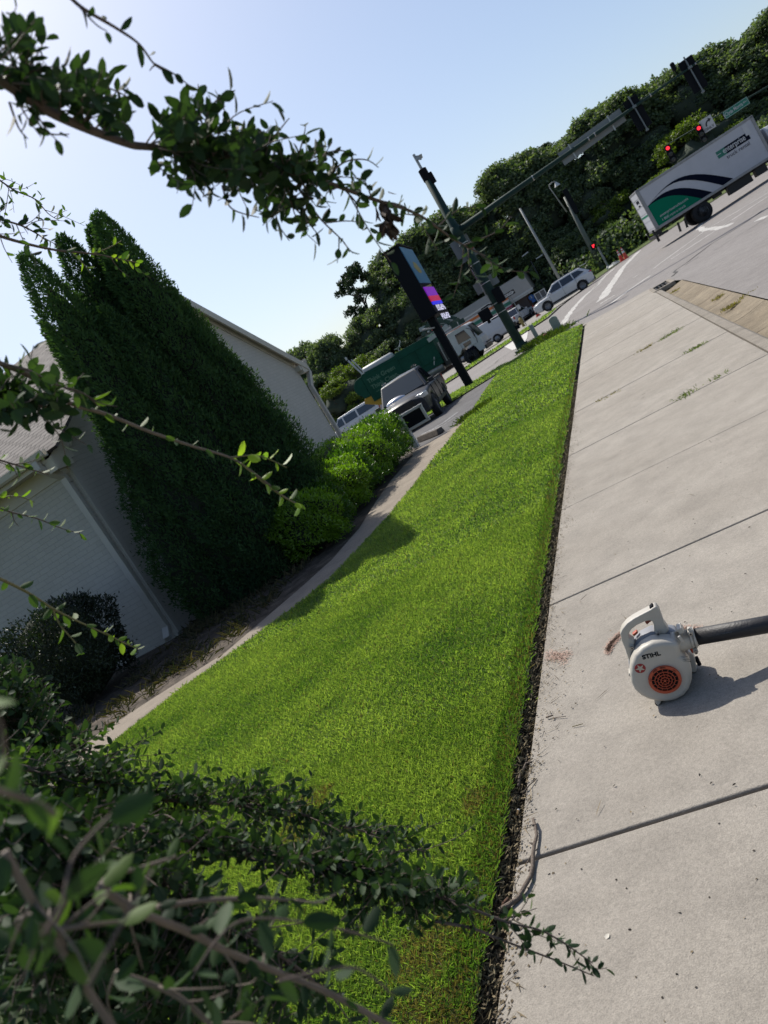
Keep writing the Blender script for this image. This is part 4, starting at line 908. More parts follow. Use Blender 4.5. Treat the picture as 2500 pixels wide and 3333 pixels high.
for y in (-.12, 2.5):
    arcp = [(-2.4 + 2.2 * t, y, 3.15 + .95 * math.sin(math.pi * (.15 + .75 * t))) for t in [i / 8 for i in range(9)]]
    for a_, b_ in zip(arcp[:-1], arcp[1:]):
        a_, b_ = Vector(a_), Vector(b_); q.box((a_ + b_) / 2, (.12, .26, (b_ - a_).length + .05), rot=(b_ - a_).to_track_quat('Z', 'Y').to_matrix())
    q.box((.0, y, 3.1), (.5, .16, .35)); 
q.box((-.1, 1.2, 3.35), (.16, 2.6, .2))
for i, (dz, dx) in enumerate(((.0, .0), (.22, -.1), (.44, -.25))): 
    a_, b_ = Vector((-.0, -.1 + i * .3, 3.25)), Vector((-2.1 - dx, -.1 + i * .3, 3.75 + dz * 1.2)); q.box((a_ + b_) / 2, (.10, .10, (b_ - a_).length), rot=(b_ - a_).to_track_quat('Z', 'Y').to_matrix())
q.build('lifting_arms', M_WMD, gt_)
q = MB()
for i in range(5): q.box((-.55 - i * .33, -.28, 3.42 + i * .05), (.16, .02, .09), i % 2)
q.build('reflective_tape', [M_TXT, M_RED], gt_)
q = MB()
for a_, b_ in (((-.4, -.3, 3.3), (-2.2, -.3, 3.05)), ((-1.2, .5, 3.9), (-2.6, .5, 4.05))):
    a_, b_ = Vector(a_), Vector(b_); q.box((a_ + b_) / 2, (.22, .3, (b_ - a_).length), rot=(b_ - a_).to_track_quat('Z', 'Y').to_matrix())
q.build('fork', mat('pale fork', (.42, .45, .45), .5), gt_)
text('Think Green', .48, frame((-6.75, -.035, 2.60), fx, fz), M_WTXT, gt_, sx=1.0, bold=.008)
text('Think Clean.', .48, frame((-6.70, -.035, 2.06), fx, fz), M_WTXT, gt_, sx=1.0, bold=.008)
text('runs on clean burning natural gas', .17, frame((-6.65, -.035, 1.66), fx, fz), M_WTXT, gt_, sx=1.0)
q = MB(); q.box((-2.6, -.03, 1.55), (.05, .03, .6), rot=(0, .5, 0)); q.build('handrail', M_TXT, gt_)

# ------------------------------------------------------------------ poles and signals
M_POLEG = mat('signal green paint', (.022, .055, .046), .7, spec=.2, var=.12, scale=2)
M_SBLK = mat('signal black', (.012, .014, .018), .85, spec=.12)
M_BACK = mat('sign back', (.27, .29, .29), .6, metal=.1, var=.06, scale=4)
M_BAND = mat('steel band', (.5, .5, .5), .35, metal=.8)
M_REDL = mat('red light', (.5, .0, .01), .4, emit=(1, .03, .05), es=1.3)
pb = T(1702, 1136); PY = pb.y; px0 = pb.x
sp_ = empty('signal_pole', (px0, PY, pb.z), label='dark green signal pole with a long mast arm on the near corner of the lawn', cat='signal pole')
def L(p, Y=None, o=None):       # picture ray at a distance, in the local frame of an object at base b
    v = D(p[0], p[1], Y); return v - Vector(o)
B0 = (px0, PY, pb.z)
hz = L((1365, 560), PY, B0).z
q = MB(); q.tube([(0, 0, -.1), (0, 0, 3), (0, 0, hz)], [.20, .185, .145], 20); q.build('pole', M_POLEG, sp_, smooth='auto')
q = MB(); q.lathe([(.34, -.1), (.34, .05), (.22, .09), (.20, .32)], (0, 0, 0), 'z', 20); q.box((.2, -.15, .12), (.2, .2, .2)); q.build('base_plate', M_POLEG, sp_, bevel=.01)
q = MB(); q.lathe([(.17, hz - .45), (.17, hz + .02), (.10, hz + .05)], (0, 0, 0), 'z', 16); q.box((.16, -.02, hz - .45), (.22, .2, .42)); q.build('pole_cap', M_SBLK, sp_, bevel=.01)
ct = L((1350, 500), PY, B0)
q = MB(); q.tube([(0, 0, hz), (0, 0, ct.z)], .055, 8); q.box((.12, -.03, ct.z - .22), (.2, .12, .16), rot=(0, .5, 0)); q.lathe([(.06, 0), (.09, .14)], (.2, -.03, ct.z - .3), 'z', 8); q.build('camera_mast', mat('pale mast', (.45, .46, .47), .4, metal=.4), sp_)
a0 = L((1495, 748), PY, B0); a1 = L((2296, 185), PY - .4, B0); a0.x = .1; a0.y = 0
aP = [a0.lerp(a1, t) for t in (0, .25, .5, .75, 1)]
q = MB(); q.tube(aP, [.130, .105, .080, .052, .026], 16); q.lathe([(.2, a0.z - .22), (.2, a0.z + .22)], (0, 0, 0), 'z', 16); q.build('mast_arm', M_POLEG, sp_, smooth='auto')
q = MB()
for t in (.33, .56, .585, .80, .965): c_ = a0.lerp(a1, t); q.lathe([(.135 - .1 * t, -.02), (.135 - .1 * t, .02)], tuple(c_), 'x', 14)
for z_ in (a0.z - .55, a0.z - 1.45, 3.0, 2.1, 1.7): q.lathe([(.205, z_), (.205, z_ + .03)], (0, 0, 0), 'z', 18)
q.build('steel_band', M_BAND, sp_)
def armp(x): t = (x - a0.x) / (a1.x - a0.x); return a0.lerp(a1, t)
def sigback(pc, lab):
    v = L(pc, PY - .4, B0); p = armp(v.x)
    o = empty('traffic_signal', (B0[0] + p.x, B0[1] + p.y - .08, B0[2] + p.z), label=lab, cat='traffic signal', group='signal heads on the near mast arm seen from behind', rot=(0, rad(-2.5), rad(2)))
    q = MB(); q.box((0, .16, -.24), (.52, .02, 1.18)); q.build('backplate', M_SBLK, o, bevel=.008)
    q = MB()
    for k in range(3): q.box((0, .27, .07 - .35 * k), (.34, .2, .34))
    for k in range(3): q.lathe([(.14, .37), (.15, .62)], (0, 0, .07 - .35 * k), 'y', 14)
    q.build('housing', M_SBLK, o, bevel=.02)
    q = MB(); q.tube([(0, .10, .42), (0, .10, -.92)], .028, 8); q.box((0, .06, 0), (.14, .12, .08)); q.box((0, .12, -.92), (.1, .1, .06)); q.build('bracket', mat('bracket steel', (.22, .24, .25), .4, metal=.6), o)
    return o
sigback((2065, 345), 'signal head seen from behind, on the middle of the near mast arm')
sigback((2245, 218), 'signal head seen from behind, near the tip of the near mast arm')
v = L((2206, 245), PY - .4, B0); p = armp(v.x)
q = MB(); q.tube([(0, 0, 0), (0, 0, .22)], .02, 6); q.lathe([(.05, .2), (.08, .24), (.08, .46), (.05, .5)], (0, 0, 0), 'z', 10)
o = q.build('vehicle_detector', M_SBLK, None); o.location = (B0[0] + p.x, B0[1] + p.y, B0[2] + p.z); tag(o, 'small black detector standing on the near mast arm beside the tip signal', 'detector')
v = L((1925, 442), PY - .4, B0); p = armp(v.x)
o = empty('street_name_sign', (B0[0] + p.x, B0[1] + p.y + .12, B0[2] + p.z), label='blank grey back of the long street name sign clamped on the near mast arm', cat='sign', rot=(0, rad(-3), rad(2)))
q = MB(); q.box((0, .02, 0), (2.55, .012, .50)); q.build('panel', M_BACK, o, bevel=.003); q = MB()
for x in (-.8, .8): q.box((x, .0, 0), (.05, .03, .6))
q.build('bracket', M_BAND, o)
def pole_sign(pc, w_, h_, lab, patch, dx=0):
    v = L(pc, PY, B0); q = MB(); q.box((v.x + dx, .24, v.z), (w_, .012, h_), 0)
    for k in (-1, 1): q.box((v.x + dx, .215, v.z + k * h_ * .28), (w_ * .2, .06, .04), 1)
    q.box((v.x + dx + w_ * .40, .232, v.z + h_ * .2 * patch[1]), (.12, .006, .16), 2)
    o = q.build('road_sign', [M_BACK, M_BAND, patch[0]], None, bevel=.003); o.location = B0; tag(o, lab, 'sign', 'sign backs on the signal pole'); return o
pole_sign((1505, 812), .78, .92, 'larger pale sign back with a red corner sticker, upper one on the signal pole', (mat('sticker red', (.5, .08, .07), .6), -.5), .02)
pole_sign((1580, 924), 1.0, .45, 'lower pale sign back with a dark corner sticker on the signal pole', (M_SBLK, 1.2), .0)
v = L((1590, 1020), PY, B0)
o = empty('pedestrian_signal', (B0[0] + v.x - .12, B0[1] - .1, B0[2] + v.z), label='black pedestrian signal seen from behind, bracketed off the left of the signal pole', cat='pedestrian signal')
q = MB(); q.box((0, 0, 0), (.46, .2, .48)); q.box((0, -.11, 0), (.38, .03, .4)); q.build('housing', M_SBLK, o, bevel=.03)
q = MB(); q.tube([(-.05, .0, .28), (.3, .02, .3), (.5, .05, .2)], .03, 6); q.tube([(.1, 0, -.28), (.4, .03, -.3)], .03, 6); q.box((0, 0, -.3), (.12, .1, .12)); q.build('bracket', M_SBLK, o)
v = L((1634, 975), PY, B0); q = MB(); q.box((v.x, -.2, v.z + .22), (.34, .22, .62)); q.box((v.x - .2, -.05, v.z + .2), (.12, .2, .3)); o = q.build('terminal_box', M_SBLK, None, bevel=.03); o.location = B0
tag(o, 'black terminal box strapped to the signal pole beside the pedestrian signal', 'box')
v = L((1672, 1072), PY, B0); q = MB(); q.box((.25, -.05, v.z), (.16, .14, .16)); q.box((.17, -.05, v.z), (.1, .08, .08)); o = q.build('push_button', M_SBLK, None, bevel=.01); o.location = B0
tag(o, 'small black push button box low on the signal pole', 'push button')
# conduit
q = MB(); q.tube([(-.22, -.05, L((1545, 870), PY, B0).z), (-.22, -.05, L((1625, 1000), PY, B0).z)], .02, 6); q.build('conduit', M_BAND, sp_)

# far mast arm (its pole stands right of the picture)
FY = 62.
f0, f1 = D(2173, 470, FY), D(2500, 281, FY); fd = (f1 - f0).normalized(); f2 = f1 + fd * 4.5
gz_ = TZ(f2.x, FY)
fp = empty('signal_pole', (f2.x, FY, gz_), label='slim far signal arm reaching in from the right over the box truck', cat='signal pole')
lo_ = lambda v: v - Vector((f2.x, FY, gz_))
q = MB(); q.tube([lo_(f0), lo_(f1), lo_(f2)], [.032, .055, .10], 12); q.build('mast_arm', M_POLEG, fp, smooth='auto')
q = MB(); q.tube([(0, 0, -.2), (0, 0, lo_(f2).z + 2)], [.22, .16], 14); q.build('pole', M_POLEG, fp)
def sigfront(pc, lab):
    v = D(pc[0], pc[1], FY - .3); t = (v.x - f0.x) / (f1.x - f0.x); a = f0.lerp(f1, t); v.y = FY - .25
    o = empty('traffic_signal', v, label=lab, cat='traffic signal', group='red signals on the far mast arm', rz=rad(-8)); 
    q = MB(); q.box((0, 0, -.36), (.40, .22, 1.14)); q.build('housing', M_SBLK, o, bevel=.04)
    q = MB(); q.lathe([(.0, -.13), (.125, -.12), (.125, -.1)], (0, 0, 0), 'y', 20); q.build('red_lens', M_REDL, o)
    for k in (1, 2): q = MB(); q.lathe([(.0, -.13), (.15, -.12), (.15, -.1)], (0, 0, -.42 * k), 'y', 16); q.build('dark_lens', mat('unlit lens', (.03, .03, .03), .2), o)
    for k in range(3):
        q = MB(); n = 9; vs = []
        for j in range(n + 1):
            an = math.pi * j / n; 
            for yy in (-.11, -.36): vs.append((.18 * math.cos(an), yy, -.42 * k + .18 * math.sin(an)))
        q.add(vs, [(2 * j, 2 * j + 1, 2 * j + 3, 2 * j + 2) for j in range(n)])
        q.build('visor', M_SBLK, o)
    q = MB(); q.tube([(0, .14, -1), (0, .14, .3)], .03, 6); q.build('bracket', M_SBLK, o)
sigfront((2174, 482), 'red traffic light at the tip of the far mast arm')
sigfront((2275, 417), 'red traffic light beside the turn right only sign on the far mast arm')
c_ = D(2303, 404, FY - .3)
o = empty('road_sign', c_, label='white right turn only sign with a curved arrow on the far mast arm', cat='sign', rz=rad(-8))
WS = mat('sign white', (.62, .63, .64), .5); BKS = mat('sign black', (.01, .01, .012), .5); GRS = mat('street sign green', (.0, .20, .13), .5); BLS = mat('logo blue', (.03, .16, .5), .5)
q = MB(); q.box((0, 0, 0), (.80, .02, .86)); q.build('panel', WS, o, bevel=.01)
ar = [(-.14, -.14), (-.06, -.14)]
outer = [(-.14 + .30 * (1 - math.cos(a)), -.14 + .34 * math.sin(a)) for a in [i * math.pi / 16 for i in range(9)]]
inner = [(-.05 + .21 * (1 - math.cos(a)), -.14 + .25 * math.sin(a)) for a in [i * math.pi / 16 for i in range(9)]]
q = MB(); q.prism([(x, z + .04) for x, z in outer] + [(x, z + .04) for x, z in inner[::-1]], -.018, -.012, axis='y'); q.prism([(.14, .35), (.14, .02 + .04), (.32, .195)], -.018, -.012, axis='y'); q.build('arrow', BKS, o)
text('ONLY', .24, frame((0, -.016, -.28), fx, fz), BKS, o, bold=.004)
s0, s1 = D(2358, 377, FY - .3), D(2436, 325, FY - .3); c_ = (s0 + s1) / 2; wv = (s1 - s0).length
o = empty('street_name_sign', c_, label='green street name sign with white lettering on the far mast arm', cat='sign', rot=(0, -math.atan2(s1.z - s0.z, s1.x - s0.x), rad(-3)))
q = MB(); q.box((0, 0, 0), (wv, .02, .50), 0); q.box((0, -.004, 0), (wv - .05, .02, .46), 1); q.box((0, -.008, 0), (wv - .09, .02, .42), 0); q.build('panel', [GRS, WS], o, bevel=.0)
t_ = text('J.Clyde Morris', .33, frame((-.22, -.022, .0), fx, fz), WS, o, sx=.66, bold=.004)
text('Blvd', .18, frame((wv / 2 - .22, -.022, .02), fx, fz), WS, o, sx=.8)

# small road sign: one way
p_ = T(1714, 1059, -.02); b0 = Vector((p_.x, p_.y, TZ(p_.x, p_.y)))
tp = D(1660, 962, p_.y); 
o = empty('road_sign', b0, label='black and white one way arrow sign on a thin post on the far verge', cat='sign')
c_ = D(1658, 957, p_.y) - b0; 
q = MB(); q.tube([(0, 0, -.1), (c_.x, 0.03, c_.z + .2)], .035, 6); q.build('post', M_BACK, o)
l_ = (D(1676, 946, p_.y) - D(1642, 966, p_.y)).length
q = MB(); q.box((c_.x, -.02, c_.z), (l_, .02, .36), 0); a_ = l_ / 2
q.prism([(c_.x - a_ * .9, c_.z - .10), (c_.x + a_ * .38, c_.z - .10), (c_.x + a_ * .38, c_.z - .15), (c_.x + a_ * .90, c_.z), (c_.x + a_ * .38, c_.z + .15), (c_.x + a_ * .38, c_.z + .10), (c_.x - a_ * .9, c_.z + .10)], -.037, -.031, 1, 'y'); q.build('panel', [BKS, WS], o)
text('ONE WAY', .17, frame((c_.x - a_ * .25, -.039, c_.z), fx, fz), BKS, o, bold=.004)
v = D(1688, 999, p_.y) - b0; q = MB(); q.box((v.x, -.04, v.z), (.26, .015, .36)); q.build('small_plate', WS, o)
# hydrant
v = D(1697, 1046, p_.y + 1); 
o = empty('fire_hydrant', (v.x, p_.y + 1, TZ(v.x, p_.y + 1)), label='dull yellow fire hydrant beside the one way sign', cat='hydrant'); q = MB(); q.lathe([(.14, 0), (.12, .1), (.12, .55), (.16, .58), (.14, .7), (.05, .82)], (0, 0, 0), 'z', 12); q.tube([(-.2, 0, .45), (.2, 0, .45)], .06, 8); q.build('barrel', mat('hydrant yellow', (.35, .27, .08), .6), o)
# cones
def cone(p, lab, h=1.0, dz=0., Y=None):
    c = T(*p, dz) if Y is None else D(p[0], p[1], Y); z = TZ(c.x, c.y)
    o = empty('traffic_cone', (c.x, c.y, z + .0), label=lab, cat='traffic cone', group='orange traffic cones by the road')
    q = MB(); q.box((0, 0, .03), (.42, .42, .06)); q.lathe([(.17, .05), (.035, h)], (0, 0, 0), 'z', 16); q.build('body', mat('cone orange', (.62, .06, .03), .5), o, smooth=None)
    q = MB()
    for a_, b_ in ((.52, .70), (.78, .88)): q.lathe([(.17 - .135 * (a_ - .05) / .95 + .006, h * a_), (.17 - .135 * (b_ - .05) / .95 + .006, h * b_)], (0, 0, 0), 'z', 16)
    q.build('reflective_collar', WS, o); return o
cone((1753, 1029), 'orange cone with white collars, just in front of the white crossover'); cone((1710, 1043), 'orange cone by the rear of the parked white pickup')
cone((2027, 850), 'orange cone with a white collar at the far kerb, left of the pair', 1.0); cone((2040, 842), 'plain orange cone at the far kerb, right of the pair', 1.0)
# bollards on the lawn
for (p, w_, h_, lab) in (((1753, 1106), .16, .66, 'pale green marker post with a flat top, nearer the signal pole'), ((1822, 1080), .30, .60, 'stout pale green marker post with a domed top, right of the other')):
    c = T(*p); o = empty('marker_post', (c.x, c.y, c.z), label=lab, cat='bollard', group='marker posts at the lawn corner')
    q = MB(); mm = mat('marker post', (.38, .43, .35), .6, var=.08, scale=5)
    if w_ < .2: q.box((0, 0, h_ / 2), (w_, .13, h_))
    else: q.prism([(-w_ / 2, 0), (-w_ / 2, h_ - .12)] + [(-w_ / 2 * math.cos(a), h_ - .12 + .12 * math.sin(a)) for a in [i * math.pi / 8 for i in range(1, 8)]] + [(w_ / 2, h_ - .12), (w_ / 2, 0)], -.13, .13, axis='y')
    q.build('body', mm, o, bevel=.02); q = MB(); q.box((0, 0, .03), (w_ + .06, w_ + .06, .06)); q.build('foot', mm, o)
c = T(1781, 1103); q = MB(); q.lathe([(.09, 0), (.09, .16), (.06, .2)], (0, 0, 0), 'z', 12); q.box((0, -.05, .1), (.12, .08, .14)); o = q.build('valve_box', mat('rust orange', (.30, .09, .04), .8), None); o.location = c; tag(o, 'small rusty orange cap standing in the grass between the marker posts', 'valve')
# rough grass clump round the posts
tuft('clump_grass', [(T(x, y).x, T(x, y).y, 1) for x, y in [(1735, 1122), (1752, 1114), (1766, 1108), (1782, 1104), (1797, 1098), (1810, 1092)]], 420, .24, mat('clump blade', (.04, .08, .012), .6, attr=True, col2=(.12, .17, .03), transl=.3), 15, 'rough darker grass clump round the marker posts', 'grass', wd=.03, spread=.28)
tuft('clump_grass', [(T(x, y).x, T(x, y).y, 1) for x, y in [(1522, 1363), (1540, 1352), (1556, 1342), (1570, 1332), (1580, 1322)]], 240, .16, MATS['clump blade'], 16, 'tall uncut grass where the lawn meets the car park', 'grass', wd=.02, spread=.13)

# pylon sign
sb_ = T(1531, 1257); SY = sb_.y
sg = empty('pylon_sign', (sb_.x, SY, sb_.z), label='tall black pylon sign with a blue panel over a lit message screen', cat='sign')
L_ = lambda p, Y=SY: D(p[0], p[1], Y) - Vector((sb_.x, SY, sb_.z))
tL, tR, bL = L_((1243, 838)), L_((1270, 819)), L_((1388, 1038))
zt_, zb_ = L_((1256, 829)).z, L_((1402, 1030)).z
cx_ = 0.02; SWd = .62 # the narrow black side faces the viewer; the printed faces are seen edge-on
ang = rad(0)
q = MB(); pw = .15; q.prism([(-pw, -pw), (pw, -pw), (pw, pw), (-pw, pw)], -.2, zb_ + .3, axis='z'); q.build('post', M_SBLK, sg, bevel=.02)
hw_ = .31; dep = 3.1
va = math.atan2(sb_.x, SY)                 # direction from the eye
cab = empty('sign_cabinet', (0, 0, 0)); cab.parent = sg; cab.rotation_euler = (0, 0, -va + rad(-8)); 
q = MB(); q.box((0, dep / 2 - .3, (zb_ + zt_) / 2), (hw_ * 2, dep, zt_ - zb_)); q.box((0, dep / 2 - .3, zt_ + .02), (hw_ * 2 + .12, dep + .12, .06)); q.box((0, dep / 2 - .3, zb_ - .02), (hw_ * 2 + .1, dep + .1, .05)); q.build('cabinet', M_SBLK, cab, bevel=.01)
zm = zb_ + (zt_ - zb_) * .42
q = MB(); q.box((hw_ + .012, dep / 2 - .3, (zm + zt_) / 2), (.03, dep - .16, zt_ - zm - .12)); q.build('blue_panel', mat('panel blue', (.06, .26, .46), .5, coat=.1, var=.1, scale=1), cab)
def ftext(s, size, y, z, m, sx=1.): return text(s, size, frame((hw_ + .032, y, z), (0, 1, 0), (0, 0, 1)), m, cab, sx=sx, bold=.01)
MY = mat('panel yellow', (.42, .33, .06), .5)
q = MB(); q.prism([(.5, zt_ - .9), (.9, zt_ - .65), (1.5, zt_ - .7), (1.9, zt_ - 1.05), (1.4, zt_ - 1.15), (.9, zt_ - 1.1)], hw_ + .028, hw_ + .034, axis='x'); q.prism([(0.1, zt_ - 1.75), (2.3, zt_ - 1.62), (2.3, zt_ - 1.95), (.1, zt_ - 2.05)], hw_ + .028, hw_ + .034, axis='x'); q.build('emblem', MY, cab)
ze = zm - .12
def lit(name, z0, z1, col, es): 
    q = MB(); q.box((hw_ + .02, dep / 2 - .25, (z0 + z1) / 2), (.05, dep - .45, z1 - z0)); q.build('screen', mat(name, tuple(c * .2 for c in col), .5, emit=col, es=es), cab)
zs_ = [ze, ze - (ze - zb_) * .36, ze - (ze - zb_) * .58, zb_ + .12]
lit('screen magenta', zs_[1], zs_[0], (.22, .02, .50), .6); lit('screen red', zs_[2], zs_[1], (.55, .02, .10), .6); lit('screen blue', zs_[3] + .2, zs_[2], (.03, .03, .75), .8)
LW = mat('screen white', (.3, .3, .3), .5, emit=(.75, .75, 1), es=.9)
q = MB(); rg_ = random.Random(4)
for r_ in range(2):
    for k in range(7):
        y_ = .25 + k * .34; z_ = zs_[2] - .28 - r_ * .38
        q.box((hw_ + .048, y_, z_), (.006, .05, .24)); q.box((hw_ + .048, y_ + .09, z_ + rg_.choice((-.09, .09, 0))), (.006, .14, .05)); q.box((hw_ + .048, y_ + .17, z_ + rg_.choice((-.05, .05))), (.006, .05, .14))
q.build('screen_text', LW, cab)
q = MB(); q.box((-.25, -.1, zb_ - .35), (.5, .3, .05), rot=(0, .35, 0)); q.build('bird_shelf', M_BAND, sg)

# white sign post frame by the hedge
p_ = T(1362, 1453); 
o = empty('post_sign', (p_.x, p_.y, 0), label='white framed sign post with a dark panel, beside the last hedge bush', cat='sign post'); L2 = lambda p: D(p[0], p[1], p_.y) - Vector((p_.x, p_.y, 0))
MV = mat('white vinyl post', (.60, .61, .60), .45)
ztp = L2((1303, 1360)).z
q = MB(); q.box((-.04, 0, ztp / 2), (.13, .13, ztp)); q.build('post', MV, o, bevel=.008)
fa, fb = L2((1305, 1362)), L2((1350, 1370)); zt2 = L2((1336, 1337)).z; wz = .36
q = MB(); x1 = .52; x0 = -.02
for c_, d_ in ((((x0 + x1) / 2, 0, zt2), (x1 - x0 + .08, .07, .06)), (((x0 + x1) / 2, 0, zt2 - wz), (x1 - x0 + .08, .07, .06)), ((x1, 0, zt2 - wz / 2), (.06, .07, wz)), ((x0, 0, zt2 - wz / 2), (.06, .07, wz))): q.box(c_, d_)
q.build('upper_frame', MV, o, bevel=.006)
q = MB(); q.box(((x0 + x1) / 2, 0, zt2 - wz / 2), (x1 - x0 - .05, .02, wz - .05)); q.build('dark_panel', M_SBLK, o)
q = MB(); q.box((-.75, 0, ztp - .22), (1.4, .07, .06)); q.box((-.75, 0, ztp - .12), (1.4, .07, .035)); q.box((-1.42, 0, ztp / 2), (.1, .1, ztp)); q.build('rail', MV, o, bevel=.006)
# wheel stop, the dark of its shadow side put into the colour
a_, b_ = T(1358, 1449), T(1416, 1411)
c_ = (a_ + b_) / 2; an = math.atan2(b_.y - a_.y, b_.x - a_.x)
q = MB(); q.prism([(-.11, 0), (.11, 0), (.07, .13), (-.07, .13)], -.55, .55, axis='y')
o = q.build('wheel_stop', mat('shade dark stop', (.13, .11, .095), .9, var=.4, scale=12), None, bevel=.01, loc=(-4.95, 18.0, -.02), rot=(0, 0, rad(78) - 0 + math.pi / 2 - rad(78) + an - math.pi / 2)); tag(o, 'concrete wheel stop coloured dark as in shade, at the end of the parking bay', 'wheel stop')
st = MB(); ribbon([tuple(T(*p_))[:2] for p_ in ((1481, 1343), (1445, 1370), (1410, 1392), (1370, 1412))], .09, -.026, None, wav=.1, mb=st); ribbon([tuple(T(*p_))[:2] for p_ in ((1468, 1362), (1440, 1382), (1395, 1402), (1352, 1433))], .07, -.022, None, wav=.15, mb=st)
tag(st.build('bay_lines', mat('worn line', (.42, .42, .43), .8, var=.3, scale=9), None), kind='structure')

# ------------------------------------------------------------------ convenience store
YS = 88.; 
so = empty('shop_building', (0, YS, 0), label='small convenience store with a pale mansard roof and an orange, green and red striped band', cat='building')
X = lambda p, Y=YS: (D(p[0], p[1], Y).x, D(p[0], p[1], Y).z)
MR = mat('pale mansard', (.40, .365, .30), .7, var=.05, scale=1); MWL = mat('store white', (.60, .60, .58), .6); MBR = brick_mat('brown brick', (.10, .055, .04), (.14, .075, .05), (.09, .07, .06))
er = X((1734, 937)); rr_ = X((1695, 888)); bl = X((1532, 1028))
XR_ = er[0]; ZE = er[1]; ZR_ = rr_[1]; XL_ = XR_ - 19.5
gb = TZ(XR_, YS) - .6
q = MB(); q.box(((XL_ + XR_ - .8) / 2, 6, (gb + ZE) / 2), (XR_ - .8 - XL_, 11.5, ZE - gb)); q.build('wall', MBR, so)
q = MB(); 
mx0, mx1 = XL_, XR_; inset = XR_ - rr_[0]
q.add([(mx0, -.6, ZE), (mx1, -.6, ZE), (mx1, 12.4, ZE), (mx0, 12.4, ZE), (mx0 + inset, 1.6, ZR_), (mx1 - inset, 1.6, ZR_), (mx1 - inset, 10, ZR_), (mx0 + inset, 10, ZR_)], [(0, 1, 5, 4), (1, 2, 6, 5), (2, 3, 7, 6), (3, 0, 4, 7), (4, 5, 6, 7), (0, 3, 2, 1)]); q.build('roof', MR, so)
q = MB(); q.box(((mx0 + mx1) / 2, -.66, ZE - .02), (mx1 - mx0 + .1, .14, .22)); q.box(((mx0 + mx1) / 2, -.5, ZE - .22), (mx1 - mx0, .3, .16)); q.build('fascia', MWL, so)
bx1 = X((1662, 985))[0] + .1; bw0 = XL_ + .2; zt3 = ZE + .72; bh = 1.35
q = MB(); q.box(((bw0 + bx1) / 2, -1.1, zt3 - bh / 2), (bx1 - bw0, .8, bh), 0)
for i, (mm_, a_, b_) in enumerate(((1, .16, .36), (2, .52, .78), (3, .88, 1.02))): q.box(((bw0 + bx1) / 2, -1.12, zt3 - bh * (a_ + b_) / 2 + .08), (bx1 - bw0 + .04, .82, bh * (b_ - a_)), i + 1)
q.box(((bw0 + bx1) / 2 - .3, -1.1, zt3 + .25), (bx1 - bw0 + .2, .9, .16), 0)
q.build('striped_band', [MWL, mat('stripe orange', (.62, .16, .03), .5), mat('stripe green', (.01, .17, .11), .5), mat('stripe red', (.40, .02, .07), .5)], so)
q = MB(); q.box(((bw0 + bx1) / 2, -.05, gb + 1.5), (bx1 - bw0 - 1, .12, 2.0)); q.build('shop_window', M_GLASS, so)
dx_ = X((1710, 1000))[0]
q = MB(); q.box((dx_, -.03, gb + 1.6), (1.2, .12, 2.5)); q.build('door', mat('brown door', (.07, .045, .04), .6), so)
q = MB(); q.box((dx_ - .3, -.12, gb + 1.5), (.12, .05, .5)); q.build('handle', WS, so)
lx_ = X((1730, 968)); q = MB(); q.lathe([(.30, 0), (.30, .04)], (lx_[0], -.06, lx_[1]), 'y', 20); q.box((lx_[0] + .06, -.04, lx_[1] - .42), (.42, .04, .26)); q.build('blue_sign', BLS, so)
q = MB(); q.box((lx_[0], -.09, lx_[1] + .05), (.10, .02, .3)); q.build('pale_symbol', WS, so)
gf = D(1765, 975, YS - 2); o = empty('bin_enclosure', (gf.x + .1, YS - 2, TZ(gf.x, YS - 2)), label='small pale framed enclosure beside the store wall', cat='enclosure')
q = MB(); 
for x in (-.55, 0, .55): q.box((x, 0, .9), (.08, .08, 1.8))
for z in (.2, 1.0, 1.75): q.box((0, 0, z), (1.2, .06, .07))
q.build('frame', WS, o); q = MB(); q.box((0, .05, .95), (1.1, .02, 1.6)); q.build('mesh_panel', mat('mesh grey', (.12, .12, .13), .7), o)

# far poles
def thin_pole(p0, p1, Y, r0, r1, m, name, lab, cat):
    a = D(*p0, Y); bz = D(*p1, Y); z0 = TZ(a.x, Y)
    o = empty(name, (a.x, Y, z0), label=lab, cat=cat); q = MB(); q.tube([(0, 0, -.3), (bz.x - a.x, 0, bz.z - z0)], [r0, r1], 10); q.build('pole', m, o, smooth='auto'); return o, Vector((a.x, Y, z0))
M_CP = mat('pale pole', (.36, .37, .36), .6, var=.1, scale=2)
thin_pole((1830, 921), (1692, 678), 84, .19, .10, M_CP, 'utility_pole', 'tall pale tapering pole behind the white crossover', 'pole')
o, b0 = thin_pole((1800, 985), (1728, 850), 92, .10, .06, mat('dim pole', (.05, .055, .05), .7), 'lot_light', 'dim light pole with two flat pale lamp heads in front of the dark trees', 'street light')
for pa, pb_ in (((1700, 835), (1719, 820)), ((1745, 843), (1766, 829))):
    a, b_ = D(*pa, 92) - b0, D(*pb_, 92) - b0; q = MB(); q.box((a + b_) / 2, ((b_ - a).length, .4, .10), rot=(0, -math.atan2((b_ - a).z, (b_ - a).x), 0)); q.build('lamp_head', WS, o)
o, b0 = thin_pole((1966, 886), (1838, 640), 86, .32, .17, mat('grey green pole', (.13, .15, .13), .6, var=.1, scale=2), 'signal_pole', 'stout grey green signal pole with a curved street lamp, at the far kerb', 'signal pole')
g = lambda p: D(*p, 86) - b0
q = MB(); q.tube([g((1845, 690)), g((1790, 612)), g((1787, 604)), g((1796, 594)), g((1808, 590))], [.07, .05, .05, .05, .04], 8); q.build('lamp_arm', M_CP, o, smooth='auto')
q = MB(); c_ = g((1811, 598)); q.lathe([(.05, .2), (.12, .1), (.32, -.25)], tuple(c_), 'z', 12); q.build('lamp_shade', WS, o)
